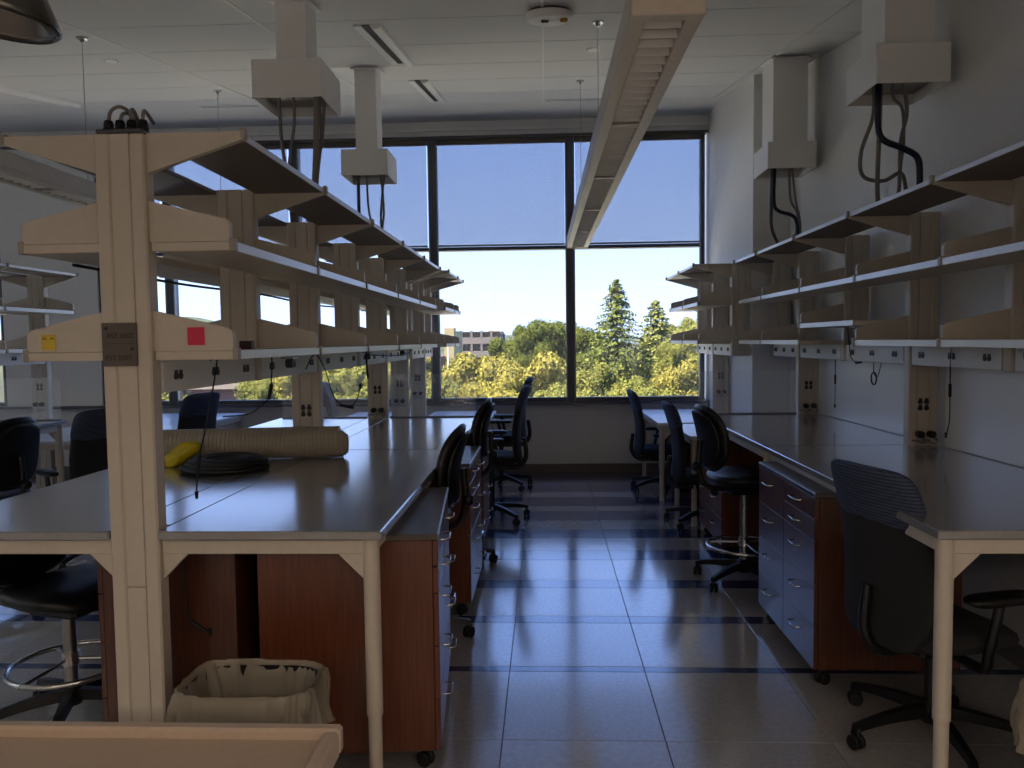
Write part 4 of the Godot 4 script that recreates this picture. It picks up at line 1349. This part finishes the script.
func bin(label: String, at: Vector3, turn: float, sd: int) -> void:
	var t := thing("waste_bin", label, "waste bin", at, turn, "waste bins with clear liners")
	t.scale = Vector3(0.89, 1.0, 0.92)
	put("bucket", rings_mesh([superring(0.34, 0.20, 0.0), superring(0.43, 0.265, 0.475), superring(0.45, 0.285, 0.478), superring(0.45, 0.285, 0.492), superring(0.42, 0.255, 0.492), superring(0.33, 0.19, 0.02)]), M.bin, t)
	var rng := FastNoiseLite.new()
	rng.seed = sd
	rng.frequency = 3.2
	rng.fractal_octaves = 3
	var rings := []
	var prof := [[0.30, 0.16, 0.10, 0.012], [0.33, 0.185, 0.26, 0.018], [0.36, 0.21, 0.38, 0.016], [0.395, 0.235, 0.465, 0.010], [0.425, 0.262, 0.500, 0.005], [0.455, 0.290, 0.506, 0.005], [0.475, 0.310, 0.497, 0.009], [0.482, 0.318, 0.465, 0.015], [0.486, 0.320, 0.43, 0.022], [0.484, 0.318, 0.39, 0.026], [0.480, 0.314, 0.35, 0.030], [0.478, 0.312, 0.315, 0.036]]
	for e in prof:
		var r := superring(e[0], e[1], e[2], 160, 4.0)
		for k in r.size():
			var v: Vector3 = r[k]
			var f := rng.get_noise_3d(v.x * 9.0, v.y * 1.2, v.z * 9.0)
			var g := rng.get_noise_3d(v.x * 2.0 + 9.0, v.y, v.z * 2.0)
			r[k] = v + Vector3(v.x, 0, v.z).normalized() * f * e[3] * 1.9 + Vector3(0, g * e[3] * 1.3, 0)
		rings.append(r)
	put("liner", rings_mesh(rings, false), M.liner, t)

func clutter() -> void:
	# foreground trolley with a raised rim
	var t := thing("trolley", "warm beige tray-topped trolley cut by the lower left edge of the photo", "trolley", Vector3(-1.0, 0, -1.14))
	put("tray", bmesh(Vector3(1.14, 0.03, 0.56), 0.003), M.laminate, t, Vector3(0, 0.748, 0))
	for s: float in [-1.0, 1.0]:
		put("rim", bmesh(Vector3(1.20, 0.052, 0.030), 0.006), M.laminate, t, Vector3(0, 0.757, s * 0.288))
		put("rim", bmesh(Vector3(0.030, 0.052, 0.545), 0.006), M.laminate, t, Vector3(s * 0.585, 0.757, 0))
		for k: float in [-1.0, 1.0]:
			put("leg", bmesh(Vector3(0.035, 0.65, 0.035), 0.004), M.paint, t, Vector3(s * 0.55, 0.40, k * 0.25))
			caster(t, Vector3(s * 0.55, 0, k * 0.25), k)
	put("lower_shelf", bmesh(Vector3(1.06, 0.02, 0.46), 0.003), M.laminate, t, Vector3(0, 0.22, 0))
	bin("dark waste bin with a translucent liner in front of the island drawer unit", Vector3(-0.905, 0, -2.26), 0.0, 4)
	bin("waste bin with crumpled liner cut by the right edge of the photo", Vector3(1.60, 0, -2.22), 0.15, 9)

	# corrugated roll on the bench
	var roll := thing("corrugated_roll", "long ribbed beige roll of corrugated sheet lying across the island bench", "roll", Vector3(-1.545, BENCH + 0.083, -3.93), 0.13)
	var bx := Basis(Vector3.BACK, -PI / 2)
	var prof := [Vector2(0, -0.46)]
	for i in 47:
		var x := -0.46 + i * 0.02
		prof.append(Vector2(0.0825, x))
		if i < 46:
			prof.append(Vector2(0.0825, x + 0.012))
			prof.append(Vector2(0.0800, x + 0.016))
	prof.append(Vector2(0, 0.46))
	var st := begin()
	lathe(st, prof, 28, Transform3D(bx), false)
	put("outer_sheet", done(st), M.paper, roll)
	for e in [[0.070, 0.478], [0.060, 0.492], [0.050, 0.502]]:
		st = begin()
		lathe(st, [Vector2(0, 0.3), Vector2(e[0], 0.3), Vector2(e[0], e[1]), Vector2(e[0] - 0.008, e[1]), Vector2(e[0] - 0.008, e[1] - 0.03), Vector2(0, e[1] - 0.03)], 24, Transform3D(bx), false)
		put("inner_turn", done(st), M.paper, roll, Vector3(0, -0.012, 0))
	# coil of black hose
	var pts := []
	for i in 220:
		var f := i / 219.0
		var r := 0.205 - 0.135 * f
		pts.append(Vector3(cos(f * TAU * 7.0) * r, 0.014 + 0.040 * sin(f * PI * 0.85), sin(f * TAU * 7.0) * r))
	st = begin()
	tube(st, pts, 0.0125, 8)
	single("hose_coil", done(st), M.vinyl, "flat coil of shiny black hose lying on the island bench", "hose", Vector3(-1.545, BENCH, -3.62))
	# yellow bag
	var nz := FastNoiseLite.new()
	nz.seed = 5
	nz.frequency = 5.0
	st = begin()
	cushion(st, Vector3(0.17, 0.10, 0.09), 2.2, func(v: Vector3): return (v + v.normalized() * nz.get_noise_3dv(v * 2.0) * 0.035 + Vector3(0, 0.06 + v.x * 0.35, 0)) * Vector3(1, 1, 1))
	single("yellow_bag", done(st), M.bag_yellow, "crumpled bright yellow bag on the bench behind the hose coil", "bag", Vector3(-1.80, BENCH + 0.005, -3.72))

	# lamp cords
	cord("black cord with inline switch hanging from the shelf edge just right of the near post", [Vector3(-1.22, 1.462, -2.75), Vector3(-1.205, 1.468, -2.75), Vector3(-1.195, 1.45, -2.75), Vector3(-1.215, 1.25, -2.70), Vector3(-1.235, 1.10, -2.66), Vector3(-1.24, 0.99, -2.65)], 0.0028, 4)
	cord("black cord with switch hanging under the first shelf bay of the island", [Vector3(-1.10, 1.47, -3.05), Vector3(-1.10, 1.42, -3.05), Vector3(-1.11, 1.33, -3.05), Vector3(-1.13, 1.29, -3.06), Vector3(-1.22, 1.235, -3.1), Vector3(-1.35, 1.22, -3.15)], 0.0028, 2, false)
	cord("black cord looping low in front of the second bench post", [Vector3(-1.12, 1.40, -3.55), Vector3(-1.075, 1.47, -3.55), Vector3(-1.03, 1.40, -3.55), Vector3(-0.99, 1.27, -3.55), Vector3(-0.93, 1.225, -3.55), Vector3(-0.885, 1.25, -3.55), Vector3(-0.865, 1.32, -3.55)], 0.0028, 4)
	cord("black cord hanging beside the third bay of the island shelving", [Vector3(-1.02, 1.48, -4.35), Vector3(-1.02, 1.40, -4.35), Vector3(-1.015, 1.33, -4.35)], 0.006, -1)
	cord("black cord slung along under the middle island shelf", [Vector3(-1.02, 1.45, -4.4), Vector3(-0.98, 1.44, -4.8), Vector3(-0.97, 1.435, -5.3), Vector3(-1.0, 1.46, -5.7)], 0.005, -1, false)
	cord("long cord with switch and plug hanging before the near right splash panel", [Vector3(2.0, 1.46, -3.85), Vector3(1.99, 1.475, -3.86), Vector3(1.985, 1.42, -3.87), Vector3(1.985, 1.25, -3.87), Vector3(1.985, 1.10, -3.87), Vector3(1.97, 1.03, -3.87)], 0.0028, 3)
	cord("thin cord with switch hanging before the far right splash panel", [Vector3(2.05, 1.46, -5.55), Vector3(2.05, 1.35, -5.55), Vector3(2.05, 1.22, -5.55), Vector3(2.05, 1.10, -5.55), Vector3(2.05, 1.03, -5.55)], 0.0028, 2)
	cord("looping cord under the raised shelf on the right", [Vector3(1.98, 1.58, -5.15), Vector3(1.98, 1.45, -5.12), Vector3(1.98, 1.38, -5.08), Vector3(2.0, 1.355, -5.02), Vector3(2.0, 1.40, -4.90), Vector3(2.0, 1.47, -4.80)], 0.0028, 3, false)
	cord("dark cable slung under the middle shelves on the left side of the island", [Vector3(-1.62, 1.80, -2.6), Vector3(-1.61, 1.79, -3.4), Vector3(-1.60, 1.80, -4.3), Vector3(-1.60, 1.785, -5.2), Vector3(-1.60, 1.80, -6.0)], 0.006, -1, false)
	# coiled cord
	var cr := thing("cord_coil", "small round coil of black cord hanging before the far right splash panel", "cord", Vector3(2.03, 1.29, -4.86))
	st = begin()
	tube(st, ring_pts(0.038, 0, 24), 0.0045, 6)
	put("coil", done(st), M.rubber, cr, Vector3(0, -0.03, 0), Basis(Vector3.BACK, PI / 2))
	st = begin()
	tube(st, bend([Vector3(0, 0.16, 0.01), Vector3(0, 0.08, 0.0), Vector3(0, 0.005, 0.0), Vector3(0, -0.01, 0.06), Vector3(0, 0.10, 0.12), Vector3(0, 0.15, 0.16)], 5), 0.0026, 6)
	put("tail", done(st), M.rubber, cr)
	# lamp clamps under the lower shelves
	for e in [[-1.02, -3.03, "first bay of the island"], [-1.02, -4.38, "third bay of the island"], [-1.02, -5.45, "fourth bay of the island"], [1.80, -2.95, "near right corner"], [1.80, -4.55, "raised shelf on the right"]]:
		var y := 1.47 if e[2] != "raised shelf on the right" else 1.582
		var c := thing("lamp_clamp", "small black and steel lamp clamp under the shelf, " + e[2], "clamp", Vector3(e[0], y, e[1]), 0.0, "lamp clamps under the shelves")
		put("plate", bmesh(Vector3(0.05, 0.008, 0.07), 0.002), M.steel, c, Vector3(0, -0.006, 0))
		put("socket", bmesh(Vector3(0.03, 0.035, 0.035), 0.006), M.black, c, Vector3(0, -0.028, 0))
	# small brown block at the foot of a bracket
	single("door_stop", bmesh(Vector3(0.045, 0.03, 0.03), 0.003), mat(Color(0.22, 0.11, 0.09), 0.5), "small dark brown block lying on the near low shelf", "block", Vector3(-1.03, 1.517, -2.62))
	# cable and hooked line in front of the wood panel
	cord("tangled black cord bundle hanging under the island bench, before the drawer units", [Vector3(-1.24, 0.86, -2.52), Vector3(-1.235, 0.80, -2.52), Vector3(-1.225, 0.66, -2.52), Vector3(-1.225, 0.60, -2.52), Vector3(-1.19, 0.565, -2.52), Vector3(-1.15, 0.545, -2.52)], 0.004, 4)
